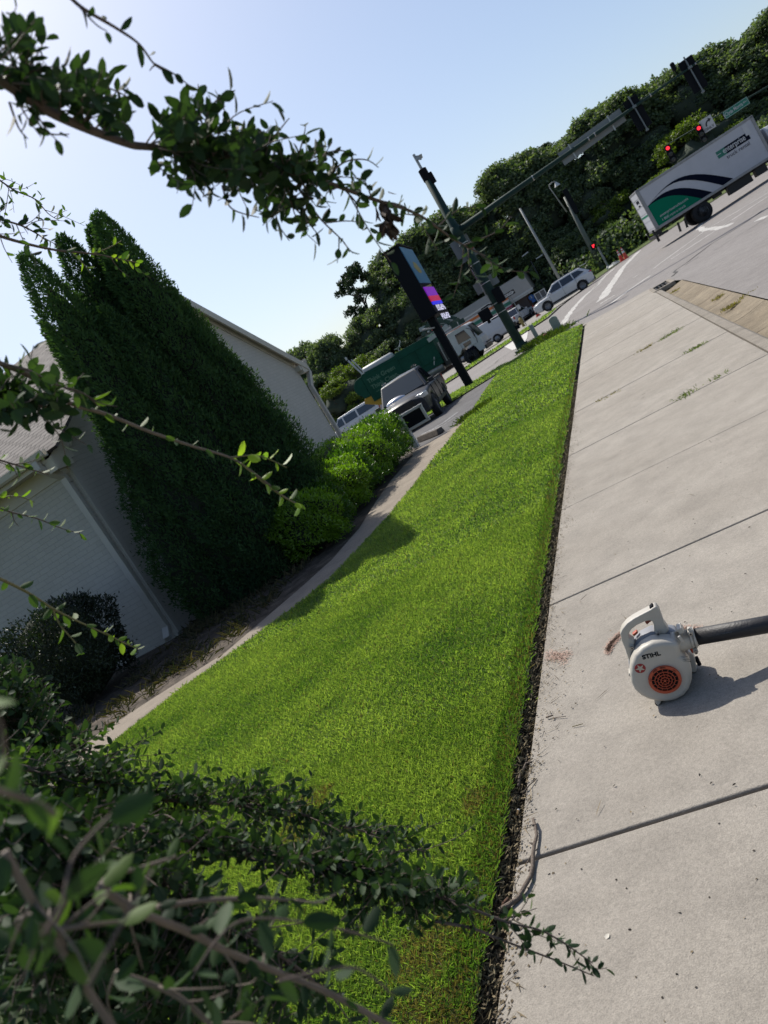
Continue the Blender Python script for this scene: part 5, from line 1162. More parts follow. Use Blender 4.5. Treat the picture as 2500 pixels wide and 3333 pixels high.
q = MB(); c_ = g((1858, 655)); q.box(c_, (.5, .4, 2.6), rot=(0, -.0, 0)); q.box(g((1848, 636)), (.4, .3, .3)); q.build('signal_back', M_SBLK, o, bevel=.03)
pz = D(1982, 872, 74); o = empty('pedestrian_signal', (pz.x, 74, TZ(pz.x, 74)), label='grey post with a lit red pedestrian signal at the far kerb', cat='pedestrian signal')
g = lambda p: D(*p, 74) - Vector((pz.x, 74, TZ(pz.x, 74)))
t_ = g((1941, 806)); q = MB(); q.tube([(0, 0, 0), (0, 0, t_.z)], .08, 8); q.lathe([(.22, -.05), (.2, .15), (.08, .3)], (0, 0, 0), 'z', 12); q.box((0, -.1, t_.z * .5), (.2, .15, .35)); q.build('post', M_BACK, o)
q = MB(); c_ = g((1931, 803)); q.box((c_.x, 0, c_.z), (.42, .2, .46)); q.build('housing', M_SBLK, o); q = MB(); q.box((c_.x, -.12, c_.z + .04), (.12, .02, .26)); q.box((c_.x + .07, -.12, c_.z + .1), (.16, .02, .14)); q.build('red_hand', M_REDL, o)
pz = D(2000, 862, 72.5); q = MB(); q.lathe([(.02, .25), (.45, .12), (.6, 0)], (0, 0, 0), 'z', 14); q.box((0, 0, .1), (.7, .5, .2)); o = q.build('utility_cover', M_BACK, None, loc=(pz.x, 72.5, TZ(pz.x, 72.5) + .05)); tag(o, 'low grey cover on the far verge beside the pedestrian signal', 'utility cover')

# ------------------------------------------------------------------ trees
M_TR1 = mat('oak leaf', (.058, .100, .052), .6, attr=True, col2=(.20, .255, .145), transl=.38, spec=.3)
M_TR2 = mat('pale leaf', (.07, .13, .018), .55, attr=True, col2=(.19, .25, .04), transl=.38, spec=.3)
M_TR3 = mat('pine needle', (.022, .045, .020), .6, attr=True, col2=(.05, .085, .035), transl=.12, spec=.2)
def crown_cloud(rg, ncl, R, H_, zb, leafn, cr=1.0, flat=.8, gap=.0):
    C, A, N = [], [], []
    for i in range(ncl):
        t = rg.uniform(0, 1) ** .85; a = rg.uniform(0, 2 * np.pi); z = zb + (H_ - zb) * t
        prof = math.sin(math.pi * (.12 + .80 * t)) ** .7
        rr = R * prof * (rg.uniform(.55, 1.0) ** .5) - cr * .5; c = np.array([rr * math.cos(a), rr * math.sin(a), min(z, H_ - cr * .7)])
        s_ = cr * rg.uniform(.6, 1.3); n = int(leafn * s_ * s_)
        d = unit(rg.normal(0, 1, (n, 3))); d[:, 2] = np.where(d[:, 2] < -.3, -d[:, 2], d[:, 2])
        q = c + d * s_ * (rg.uniform(.35, 1, n)[:, None] ** .5) * np.array([1, 1, flat]) * (1 + .25 * np.sin(d[:, :1] * 7 + i))
        C.append(q); N.append(d + rg.normal(0, .7, (n, 3))); A.append(rg.normal(0, 1, (n, 3)) + np.array([0, 0, -.2]))
    return np.concatenate(C), np.concatenate(A), np.concatenate(N)
def tree_proto(kind, seed):
    rg = np.random.default_rng(seed)
    if kind == 'broad': C, A, N = crown_cloud(rg, 75, 5.0, 12., 1.2, 330, 1.25); m = M_TR1; L_ = .33
    elif kind == 'pale': C, A, N = crown_cloud(rg, 60, 4.4, 9., .2, 380, 1.0); m = M_TR2; L_ = .29
    elif kind == 'pine': C, A, N = crown_cloud(rg, 26, 3.6, 15., 5.5, 330, 1.15, .55); m = M_TR3; L_ = .34
    else: C, A, N = crown_cloud(rg, 85, 4.4, 17., 1.5, 330, 1.3); m = M_TR1; L_ = .34
    return C, A, N, m, L_
PROT = {}
tree_id = [0]
def tree(kind, X_, Y_, top, rad_, lab, seed=0, var=0, grp='trees beyond the cross street'):
    key = (kind, var)
    z0 = TZ(X_, Y_)
    if key not in PROT:
        C, A, N, m, L_ = tree_proto(kind, 100 + var * 7 + len(kind)); base = empty('tree', (0, 0, 0))
        leaf_mesh('crown', C, A, N, L_ * np.random.default_rng(1).uniform(.6, 1.3, len(C)), L_ * .62, m, base, seed=var, six=False)
        H_ = {'broad': 12., 'pale': 9., 'pine': 15., 'tall': 17.}[kind]; R_ = {'broad': 5., 'pale': 4.4, 'pine': 3.6, 'tall': 4.4}[kind]
        t = MB(); rd_ = random.Random(var); t.tube([(0, 0, -.5), (.1, 0, H_ * .3), (.0, .1, H_ * .6), (.1, 0, H_ * .93)], [.34, .27, .17, .05], 9)
        for k in range(9):
            z = H_ * (.30 + .06 * k); a = rd_.uniform(0, 6.28); l = R_ * rd_.uniform(.5, .85)
            t.tube([(0.05, 0, z), (l * .5 * math.cos(a), l * .5 * math.sin(a), z + l * .3), (l * math.cos(a), l * math.sin(a), z + l * .45)], [.13, .09, .03], 6)
        t.build('trunk', M_BARK, base)
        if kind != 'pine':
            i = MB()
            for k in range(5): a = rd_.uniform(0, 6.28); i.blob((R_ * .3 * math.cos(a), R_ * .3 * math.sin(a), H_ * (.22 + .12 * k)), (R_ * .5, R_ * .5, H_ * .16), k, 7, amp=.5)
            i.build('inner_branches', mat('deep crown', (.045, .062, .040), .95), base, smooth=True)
        PROT[key] = (base, H_, R_); o = base
    else:
        o = copy_tree(PROT[key][0])
    H_, R_ = PROT[key][1:]
    o.location = (X_, Y_, z0 - .2); o.scale = (rad_ / R_, rad_ / R_, (top - z0) / H_); o.rotation_euler = (0, 0, seed * 1.7)
    tag(o, lab, 'tree', grp); return o
def tp(px, py, Y_): v = D(px, py, Y_); return v.x, v.z
sky_trees = [  # pixel of the top, distance, radius, kind, variant
    (955, 1140, 95, 4.5, 'broad', 0, 'small dark tree just right of the gable, farthest left of the skyline'),
    (1035, 1100, 92, 4.0, 'broad', 1, 'dark rounded tree below the lone pine, right of the gable'),
    (1118, 872, 96, 3.0, 'pine', 0, 'open crowned pine standing alone above the skyline left of the pylon sign'),
    (1240, 825, 98, 4.2, 'tall', 0, 'dense dark tree immediately left of the pylon sign'),
    (1300, 775, 96, 5.2, 'tall', 1, 'tall dark tree directly behind the pylon sign'),
    (1400, 715, 97, 5.2, 'tall', 0, 'tall dark tree between the pylon sign and the signal pole'),
    (1478, 690, 100, 4.2, 'tall', 1, 'dark tree whose top shows right behind the signal pole'),
    (1545, 655, 101, 3.6, 'broad', 1, 'small topped tree right of the signal pole, in the dip of the skyline'),
    (1610, 545, 98, 5.0, 'tall', 0, 'tall pale topped tree rising above the near mast arm'),
    (1700, 495, 100, 5.2, 'tall', 1, 'broad dark tree above the curved street lamp, left part'),
    (1800, 470, 102, 5.0, 'tall', 0, 'dark tree above the curved street lamp, right part'),
    (1880, 390, 100, 4.8, 'tall', 1, 'dark tree behind the blank street name sign'),
    (1985, 330, 99, 5.6, 'tall', 0, 'big dark tree left of the middle signal head'),
    (2100, 285, 102, 4.8, 'broad', 0, 'dark tree between the two signal heads of the near arm'),
    (2185, 235, 100, 4.6, 'tall', 1, 'tall narrow dark tree left of the tip signal head'),
    (2300, 160, 104, 5.8, 'tall', 0, 'round topped dark tree at the tip of the near mast arm'),
    (2400, 145, 100, 5.4, 'tall', 1, 'big dark tree above the street name sign'),
    (2480, 40, 100, 5.2, 'tall', 0, 'tallest dark tree, at the right edge of the view'),
    (2150, 252, 104, 2.8, 'pine', 1, 'thin pine top poking out between the two near signal heads'), (2445, 95, 104, 3.0, 'pine', 0, 'spindly pine top near the right edge, above the street name sign'), (1500, 668, 105, 2.6, 'pine', 1, 'ragged pine top just behind the signal pole'), (1745, 470, 105, 2.8, 'pine', 1, 'ragged pine top above the curved street lamp'),
    (2600, 20, 102, 5.6, 'tall', 1, 'tall dark tree cut off by the right edge')]
for i, (x, y, Y_, r_, k, v_, lab) in enumerate(sky_trees):
    X_, Z_ = tp(x, y, Y_); tree(k, X_, Y_, Z_, r_, lab, i, v_)
# a nearer, lower row filling the wood's edge
low = [(1120, 1180, 84, 4.0, 'pale', 0, 'light green low tree left of the refuse truck'), (1075, 1240, 80, 3.0, 'pale', 1, 'yellowish shrubby tree above the white passenger van'), (1010, 1230, 88, 3.5, 'broad', 0, 'low dark tree right beside the gable corner'), (1180, 1010, 92, 4.4, 'broad', 1, 'dark middle tree left of the pylon sign base'),
       (1290, 960, 93, 4.6, 'broad', 0, 'dark middle tree behind the refuse truck body'), (1400, 930, 94, 4.6, 'broad', 1, 'dark middle tree behind the lit message screen'), (1500, 880, 101, 4.8, 'broad', 0, 'dark middle tree behind the store roof, left'), (1600, 800, 102, 4.6, 'broad', 1, 'dark middle tree behind the store roof, right'),
       (1700, 720, 101, 4.8, 'broad', 0, 'dark middle tree left of the tall pale pole'), (1770, 760, 96, 4.0, 'broad', 1, 'dark middle tree right of the tall pale pole'), (1850, 760, 93, 4.2, 'broad', 0, 'dark low tree behind the white crossover'), (1975, 640, 95, 4.2, 'pale', 0, 'bright green leafy tree left of the box truck tail'),
       (1925, 800, 92, 3.4, 'broad', 1, 'dark bushy tree behind the stout far signal pole'), (2040, 740, 92, 3.6, 'broad', 0, 'dark low tree directly behind the box truck tail'), (1900, 560, 97, 4.2, 'broad', 1, 'dark tree beneath the blank street name sign'), (2075, 480, 98, 4.4, 'broad', 0, 'dark middle tree above the box truck tail'),
       (2215, 405, 92, 4.6, 'pale', 1, 'yellow green tree behind the two red signals'), (2140, 560, 90, 3.6, 'pale', 0, 'small yellow green tree left of the left red signal'), (2300, 420, 95, 4.4, 'broad', 1, 'dark middle tree above the box truck roof'), (2400, 360, 96, 4.6, 'broad', 0, 'dark middle tree behind the green street name sign'),
       (2490, 330, 96, 4.8, 'broad', 1, 'dark middle tree at the right edge over the cab'), (2300, 600, 90, 4.2, 'broad', 0, 'low dark tree hidden mostly by the box truck'), (2440, 520, 90, 4.4, 'broad', 1, 'low dark tree behind the truck cab'), (2170, 700, 90, 3.6, 'broad', 0, 'low dark tree seen under the box truck roof line'), (1490, 1010, 98, 4.5, 'broad', 1, 'low dark tree left of the store'), (1230, 1120, 88, 4.2, 'broad', 1, 'low dark tree behind the refuse truck tail')]
for i, (x, y, Y_, r_, k, v_, lab) in enumerate(low):
    X_, Z_ = tp(x, y, Y_); tree(k, X_, Y_, Z_, r_, lab, i + 40, v_)
# undergrowth along the wood's edge
rg = np.random.default_rng(8); C, A, N = [], [], []
for k in range(150):
    X_ = rg.uniform(-42, 34); Y_ = rg.uniform(92, 98) if -23 < X_ < -3 else (rg.uniform(86, 93) if X_ > -3 else rg.uniform(80, 90)); s_ = rg.uniform(1.2, 2.6); n = int(70 * s_ * s_); d = unit(rg.normal(0, 1, (n, 3))); C.append(np.array([X_, Y_, TZ(X_, Y_) + s_ * .5]) + d * s_ * np.array([1, 1, .9])); N.append(d + rg.normal(0, .6, (n, 3))); A.append(rg.normal(0, 1, (n, 3)))
C, A, N = map(np.concatenate, (C, A, N))
tag(leaf_mesh('undergrowth', C, A, N, .42, .28, M_TR1, six=False), 'dark undergrowth filling the foot of the wood beyond the street', 'undergrowth', kind='stuff')

# ------------------------------------------------------------------ leaf blower
M_BLW = mat('blower shell', (.60, .56, .49), .42, var=.05, scale=14, bump=.15, bscale=300)
M_BLW2 = mat('blower grey', (.33, .34, .37), .45)
M_ORG = mat('grille orange', (.56, .085, .03), .42, var=.08, scale=20)
M_TUBE = mat('blower tube', (.016, .016, .02), .55, bump=.2, bscale=120)
BY0 = 2.80
Z5 = lambda x, y: (1900 + x * .36166, 1900 + y * .36166)
bo = D(*Z5(700, 1080), BY0); bo.z = 0
lb = empty('leaf_blower', bo, label='grey handheld leaf blower with round orange grille and black tube on the pavement', cat='leaf blower')
def B(x, y): v = D(*Z5(x, y), BY0); return (v.x - bo.x, v.z)
def Bp(l): return [B(*p) for p in l]
foot_z = B(660, 1108)[1]
def bz(l, dz=0): return [(x, z - foot_z + dz) for x, z in Bp(l)]
def lpr(name, poly, y0, y1, m, bev=.004, smooth=False, segs=3):
    q = MB(); q.prism(bz(poly), y0, y1, axis='y'); return q.build(name, m, lb, bevel=bev, segs=segs)
snail = [(862, 522), (780, 512), (700, 510), (610, 522), (520, 568), (450, 640), (418, 730), (410, 810), (420, 890), (455, 955), (510, 1005), (580, 1040), (660, 1058), (750, 1060), (830, 1042), (900, 1003), (948, 940), (972, 860), (972, 780), (955, 710), (915, 660), (866, 638)]
lpr('fan_housing', snail, 0, .085, M_BLW, .020, segs=5)
snail2 = [(700 + (x - 700) * 1.015, 800 + (y - 800) * 1.02 - 8) for x, y in snail]
lpr('rear_housing', snail2, .080, .15, M_BLW2, .014)
lpr('handle', [(418, 790), (395, 730), (372, 660), (340, 580), (327, 520), (345, 475), (390, 420), (450, 378), (520, 340), (600, 300), (640, 273), (662, 270), (692, 305), (712, 360), (735, 425), (780, 485), (740, 525), (650, 515), (640, 500), (641, 450), (625, 408), (600, 396), (550, 408), (480, 440), (430, 478), (402, 525), (415, 562), (462, 590), (445, 650), (430, 740)], .075, .122, M_BLW, .014, segs=4)
q = MB(); a = bz([(628, 292)])[0]; q.box((a[0], .098, a[1]), (.016, .026, .018), rot=(0, -.45, 0)); q.build('handle_cap', M_SBLK, lb, bevel=.002)
lpr('trigger', [(552, 402), (612, 396), (622, 410), (598, 425), (578, 446), (562, 432)], .085, .11, mat('trigger red', (.22, .035, .02), .5), .003)
def bcyl(name, pts, rads, y, m, n=24):
    q = MB(); q.tube([(x, y, z) for x, z in bz(pts)], rads, n); return q.build(name, m, lb, smooth='auto')
ctr = bz([(855, 578), (1015, 530), (1659, 418), (2300, 300)]); 
RT = .0315
bcyl('outlet', [(800, 582), (862, 574), (870, 572), (1018, 529)], [.040, .038, .0375, .0355], .060, M_BLW)
tpts = [(1008, 532), (1659, 419), (1900, 378)]
bcyl('blower_tube', tpts, [RT * .99, RT, RT], .060, M_TUBE, 28)
v0, v1 = Vector((bz([(1008, 532)])[0][0], .06, bz([(1008, 532)])[0][1])), Vector((bz([(1659, 419)])[0][0], .06, bz([(1659, 419)])[0][1])); dv = (v1 - v0).normalized()
q = MB(); e0 = v0 + dv * .48; q.tube([e0, e0 + dv * .45], [RT * .96, RT * .8], 24); q.build('nozzle', M_TUBE, lb, smooth='auto')
q = MB()
for d_ in (.0, .012): q.tube([v0 - dv * (.004 + d_), v0 - dv * (-.002 + d_)], RT * 1.24, 24)
q.build('clamp_ring', M_BLW, lb)
q = MB(); a = bz([(873, 447)])[0]; q.box((a[0], .055, a[1]), (.019, .05, .022), rot=(0, -.12, 0)); a = bz([(872, 500)])[0]; q.box((a[0], .015, a[1]), (.012, .012, .03), rot=(0, -.12, 0)); q.build('clamp', M_BLW, lb, bevel=.003)
q = MB(); a = bz([(956, 440)])[0]; q.tube([(a[0], .03, a[1] - .008), (a[0], .03, a[1] + .012)], .006, 10); q.build('lug', M_BLW, lb, bevel=.001)
sc = MB()
for p_ in ((672, 500), (433, 632), (427, 882), (960, 458), (1008, 625)):
    a = bz([p_])[0]; yy = .062 if p_[0] < 900 else .02; sc.lathe([(.0065, yy - .006), (.0065, yy), (.0065, yy + .02)], (a[0], 0, a[1]), 'y', 12); sc.lathe([(.009, yy + .004), (.009, yy + .045)], (a[0], 0, a[1]), 'y', 12, 1)
    sc.lathe([(.003, yy - .0075), (.003, yy - .005)], (a[0], 0, a[1]), 'y', 6, 2)
sc.build('screw', [mat('screw steel', (.4, .4, .4), .3, metal=.9), M_BLW, M_SBLK], lb)
lpr('rear_foot', [(950, 765), (985, 768), (1020, 790), (1040, 830), (1052, 900), (1056, 945), (1040, 966), (1000, 958), (945, 945), (930, 850)], .15, .20, M_BLW, .006)
q = MB(); a = bz([(1052, 840)])[0]; q.tube([(a[0], .17, a[1]), (a[0] - .002, .17, a[1] - .035)], .008, 10); q.build('rubber_knob', M_SBLK, lb)
q = MB(); a = bz([(800, 850)])[0]; q.box((a[0] - .0, .19, a[1]), (.13, .09, .17)); q.build('engine_cover', M_BLW2, lb, bevel=.02)
q = MB(); a = bz([(985, 660)])[0]; q.box((a[0], .10, a[1]), (.016, .03, .045)); q.build('choke_lever', M_ORG, lb, bevel=.004)
q = MB(); a = bz([(470, 555)])[0]; q.box((a[0], .12, a[1]), (.022, .02, .010), rot=(0, -.3, 0)); q.build('fuel_cap', M_ORG, lb, bevel=.003)
lpr('front_foot', [(625, 1035), (645, 1092), (660, 1108), (676, 1104), (690, 1085), (702, 1045)], .02, .055, M_BLW, .004)
q = MB(); a = bz([(668, 1108)])[0]; q.box((a[0], .045, .004), (.018, .04, .012)); b_ = bz([(740, 1050)])[0]; q.box((b_[0] + .015, .16, .012), (.05, .05, .03)); q.build('rubber_foot', M_SBLK, lb, bevel=.002)
# intake grille
gc = bz([(722, 843)])[0]; gR = abs(bz([(888, 843)])[0][0] - bz([(556, 843)])[0][0]) / 2; gz = .94
def ring(mb, r0, r1, y0, y1, mi=0, n=48):
    vs = []; 
    for r, y in ((r0, y0), (r0, y1), (r1, y1), (r1, y0)):
        for k in range(n): an = 2 * math.pi * k / n; vs.append((gc[0] + r * math.cos(an), y, gc[1] + r * math.sin(an) * gz))
    mb.add(vs, [(i * n + k, i * n + (k + 1) % n, ((i + 1) % 4) * n + (k + 1) % n, ((i + 1) % 4) * n + k) for i in range(4) for k in range(n)], mi)
q = MB(); n = 48
q.add([(gc[0] + gR * .86 * math.cos(2 * math.pi * k / n), -.0035, gc[1] + gR * .86 * gz * math.sin(2 * math.pi * k / n)) for k in range(n)], [tuple(range(n))]); q.build('grille_back', M_ARCH, lb)
q = MB()
ring(q, gR * .80, gR * 1.0, -.010, .004)
# domed rim
for r0, r1, y_ in ((.58, .63, -.0135), (.40, .45, -.015), (.22, .27, -.016), (.0, .07, -.016)): ring(q, gR * r0, gR * r1, y_, -.006)
nb = 12
for r0, r1, off, nb in ((.60, .84, 0, 14), (.42, .62, .5, 12), (.25, .43, 0, 10), (.04, .25, .5, 6)):
    for k in range(nb):
        an = 2 * math.pi * (k + off) / nb; c, s = math.cos(an), math.sin(an)
        p0 = Vector((gc[0] + gR * r0 * c, -.0115, gc[1] + gR * r0 * gz * s)); p1 = Vector((gc[0] + gR * r1 * c, -.0115, gc[1] + gR * r1 * gz * s))
        q.tube([p0, p1], .0016, 4)
q.build('intake_grille', M_ORG, lb, bevel=.001)
q = MB()
for an0, an1, r in ((62, 85, .90), (95, 118, .90), (66, 84, .965), (97, 114, .965), (20, 34, .90), (146, 160, .90)):
    m_ = 6; vs = []
    for j in range(m_ + 1):
        an = rad(an0 + (an1 - an0) * j / m_)
        for rr in (r - .017, r + .017): vs.append((gc[0] + gR * rr * math.cos(an), -.0107, gc[1] + gR * rr * gz * math.sin(an)))
    q.add(vs, [(2 * j, 2 * j + 1, 2 * j + 3, 2 * j + 2) for j in range(m_)])
q.build('grille_slot', M_ARCH, lb)
# lettering, sticker, vents
a = bz([(600, 632)])[0]
tl = math.atan2(bz([(690, 612)])[0][1] - bz([(520, 655)])[0][1], bz([(690, 612)])[0][0] - bz([(520, 655)])[0][0])
lw = abs(bz([(690, 612)])[0][0] - bz([(515, 655)])[0][0])
text('STIHL', lw * .33, frame((a[0], -.0008, a[1]), (math.cos(tl), 0, math.sin(tl)), (-math.sin(tl), 0, math.cos(tl))), M_SBLK, lb, sx=1.12, bold=lw * .012, ext=.0006)
q = MB(); a = bz([(500, 748)])[0]; R_ = abs(bz([(556, 748)])[0][0] - a[0]); n = 32
q.prism([(a[0] + R_ * math.cos(2 * math.pi * k / n), a[1] + R_ * .95 * math.sin(2 * math.pi * k / n)) for k in range(n)], -.0010, .0006, 0, 'y')
st_ = [(a[0] + R_ * (.92 if k % 2 == 0 else .36) * math.cos(math.pi * k / 5 + 1.75), a[1] + R_ * .95 * (.92 if k % 2 == 0 else .36) * math.sin(math.pi * k / 5 + 1.75)) for k in range(10)]
q.prism(st_, -.0018, -.0008, 1, 'y'); q.build('round_sticker', [mat('sticker dark red', (.36, .012, .02), .4), mat('sticker pale', (.58, .53, .42), .5)], lb)
q = MB()
for i in range(4):
    p0, p1 = bz([(858 + i * 8, 640 + i * 14)])[0], bz([(925 + i * 10, 640 + i * 15)])[0]; 
    q.add([(p0[0], -.0006, p0[1]), (p1[0], -.0006, p1[1] + .001), (p1[0] + .002, -.0006, p1[1] - .0035), (p0[0] + .010, -.0006, p0[1] - .0025)], [(0, 1, 2, 3)])
q.build('vent', M_ARCH, lb)
q = MB(); a0_, a1_ = v0 + dv * .02 + Vector((0, -RT * .93, .008)), v0 + dv * .13 + Vector((0, -RT * .93, .010)); q.tube([a0_, a1_], .0007, 4); q.build('scratch', MATS['bracket steel'], lb)

# ------------------------------------------------------------------ litter on the pavement
M_DEAD = mat('dead stick', (.17, .13, .10), .8, var=.35, scale=60, bump=.6, bscale=200)
def stick(name, pts, r0, r1, m, lab, cat, z=.008, side=()):
    P_ = [T(*p) for p in pts]; q = MB(); n = len(P_)
    for i, p in enumerate(P_): p.z = z + (0.004 * math.sin(i * 2.1))
    q.tube(P_, [r0 + (r1 - r0) * i / (n - 1) for i in range(n)], 7)
    for i, dx, dy, dz in side: q.tube([P_[i], P_[i] + Vector((dx, dy, dz))], [r1 * .7, r1 * .3], 5)
    return tag(q.build(name, m, None, smooth='auto'), lab, cat)
def ZD(x, y): return (1300 + x * .46693, 2300 + y * .46693)
stick('twig', [ZD(945, 805), ZD(965, 860), ZD(968, 920), ZD(955, 985), ZD(950, 1060), ZD(940, 1140), ZD(930, 1210), ZD(895, 1280), ZD(845, 1350), ZD(780, 1405), ZD(720, 1450)], .0052, .0085, M_DEAD, 'curved dead twig lying across the first pavement joint by the lawn edge', 'twig', z=.014, side=((1, -.01, .0, .01), (3, -.012, .005, .008), (5, -.015, -.01, .0)))
stick('twig', [ZD(975, 990), ZD(930, 1040), ZD(880, 1110), ZD(840, 1140)], .0015, .002, M_DEAD, 'thin straw crossing under the curved dead twig', 'twig', z=.004)
stick('twig', [ZD(765, 1350), ZD(740, 1385), ZD(715, 1430)], .006, .005, mat('bark scrap', (.12, .06, .035), .9), 'short reddish bark scrap at the lawn edge below the curved twig', 'twig', z=.006)
stick('twig', [ZD(1030, 85), ZD(1080, 75)], .004, .003, M_DEAD, 'short dark stub of twig near the lawn edge, topmost of the litter', 'twig')
stick('twig', [ZD(1085, 83), ZD(1165, 77)], .0018, .0015, M_DEAD, 'thin straw lying right of the short dark stub', 'twig', z=.004)
stick('twig', [ZD(1210, 145), ZD(1285, 130)], .0018, .0015, M_STRAW, 'pale straw on the open pavement below the leaf blower', 'twig', z=.004)
stick('twig', [ZD(840, 570), ZD(850, 500), ZD(870, 450), ZD(890, 410), ZD(935, 405)], .006, .004, M_DEAD, 'knobbly dead root piece curling out of the lawn edge', 'twig', z=.01, side=((2, .02, .0, .01), (3, .01, .02, .012)))
stick('twig', [ZD(870, 610), ZD(915, 560), ZD(960, 505)], .003, .002, M_DEAD, 'thin dark stalk with a seed knob beside the knobbly root piece', 'twig', z=.006)
c_ = T(*ZD(832, 752)); q = MB(); q.tube([c_ + Vector((-.002, -.010, .008)), c_ + Vector((.002, .010, .009))], .0042, 10, 0); q.tube([c_ + Vector((.002, .010, .009)), c_ + Vector((.003, .016, .009))], .0041, 10, 1)
tag(q.build('cigarette_butt', [mat('filter tan', (.55, .34, .14), .8), WS], None), 'tan cigarette butt lying at the lawn edge', 'cigarette butt')
c_ = T(1975, 3061); c_.z = .003
tag(leaf_mesh('petal', [c_], [(.4, .9, .1)], [(0, 0, 1)], .020, .016, mat('petal', (.62, .58, .50), .7), bend=.1), 'single pale petal lying on the pavement in the bottom right', 'petal')
rg = np.random.default_rng(3); n = 46; pts = np.array([tuple(T(rg.uniform(1640, 2490), rg.uniform(1500, 3300)))[:2] for _ in range(n)]); pts = pts[(pts[:, 0] > -1.0) & (pts[:, 0] < .88)]; n = len(pts)
a = rg.uniform(0, 6.28, n); tag(leaf_mesh('leaf_crumbs', np.column_stack([pts, np.full(n, .004)]), np.stack([np.cos(a), np.sin(a), .1 + 0 * a], 1), np.tile([0, 0, 1.], (n, 1)) + rg.normal(0, .5, (n, 3)), rg.uniform(.006, .013, n), .006, mat('crumb', (.03, .022, .015), .9), bend=.3), 'tiny dark leaf crumbs scattered over the pavement slabs', 'leaf crumbs', kind='stuff')

# ------------------------------------------------------------------ the overhanging shrub in the foreground
M_LF = mat('shrub leaf', (.016, .040, .016), .65, attr=True, col2=(.05, .10, .034), transl=.25, spec=.25)
M_LFY = mat('young leaf', (.16, .28, .03), .5, attr=True, col2=(.38, .52, .06), transl=.5, spec=.4)
M_LFM = mat('middle leaf', (.05, .105, .025), .65, attr=True, col2=(.12, .20, .04), transl=.4, spec=.4)
M_STEM = mat('shrub stem', (.14, .10, .08), .75, var=.25, scale=60)
M_STEMY = mat('young stem', (.22, .20, .08), .6, var=.15, scale=60)
M_STEMP = mat('pale stem', (.20, .155, .12), .75, var=.2, scale=40)
bushroot = empty('shrub', (-1.7, .35, 0), label='big arching evergreen shrub in the left foreground, its branches reaching across the view', cat='shrub')
RB = Vector((-1.7, .35, 0))
q = MB()
for dx, dy, h in ((0, 0, 1.5), (-.1, .15, 1.1), (.12, -.1, 1.0)): q.tube([(0, 0, -.05), (dx * .5, dy * .5, h * .5), (dx, dy, h)], [.03, .022, .012], 8)
q.build('trunk', M_BARK, bushroot)
def spline(pts, n=10):
    out = []; P_ = [pts[0]] + list(pts) + [pts[-1]]
    for i in range(1, len(P_) - 2):
        p0, p1, p2, p3 = P_[i - 1:i + 3]
        for k in range(n):
            t = k / n; out.append(.5 * ((2 * p1) + (-p0 + p2) * t + (2 * p0 - 5 * p1 + 4 * p2 - p3) * t * t + (-p0 + 3 * p1 - 3 * p2 + p3) * t ** 3))
    out.append(pts[-1]); return out
SC = 1.5069
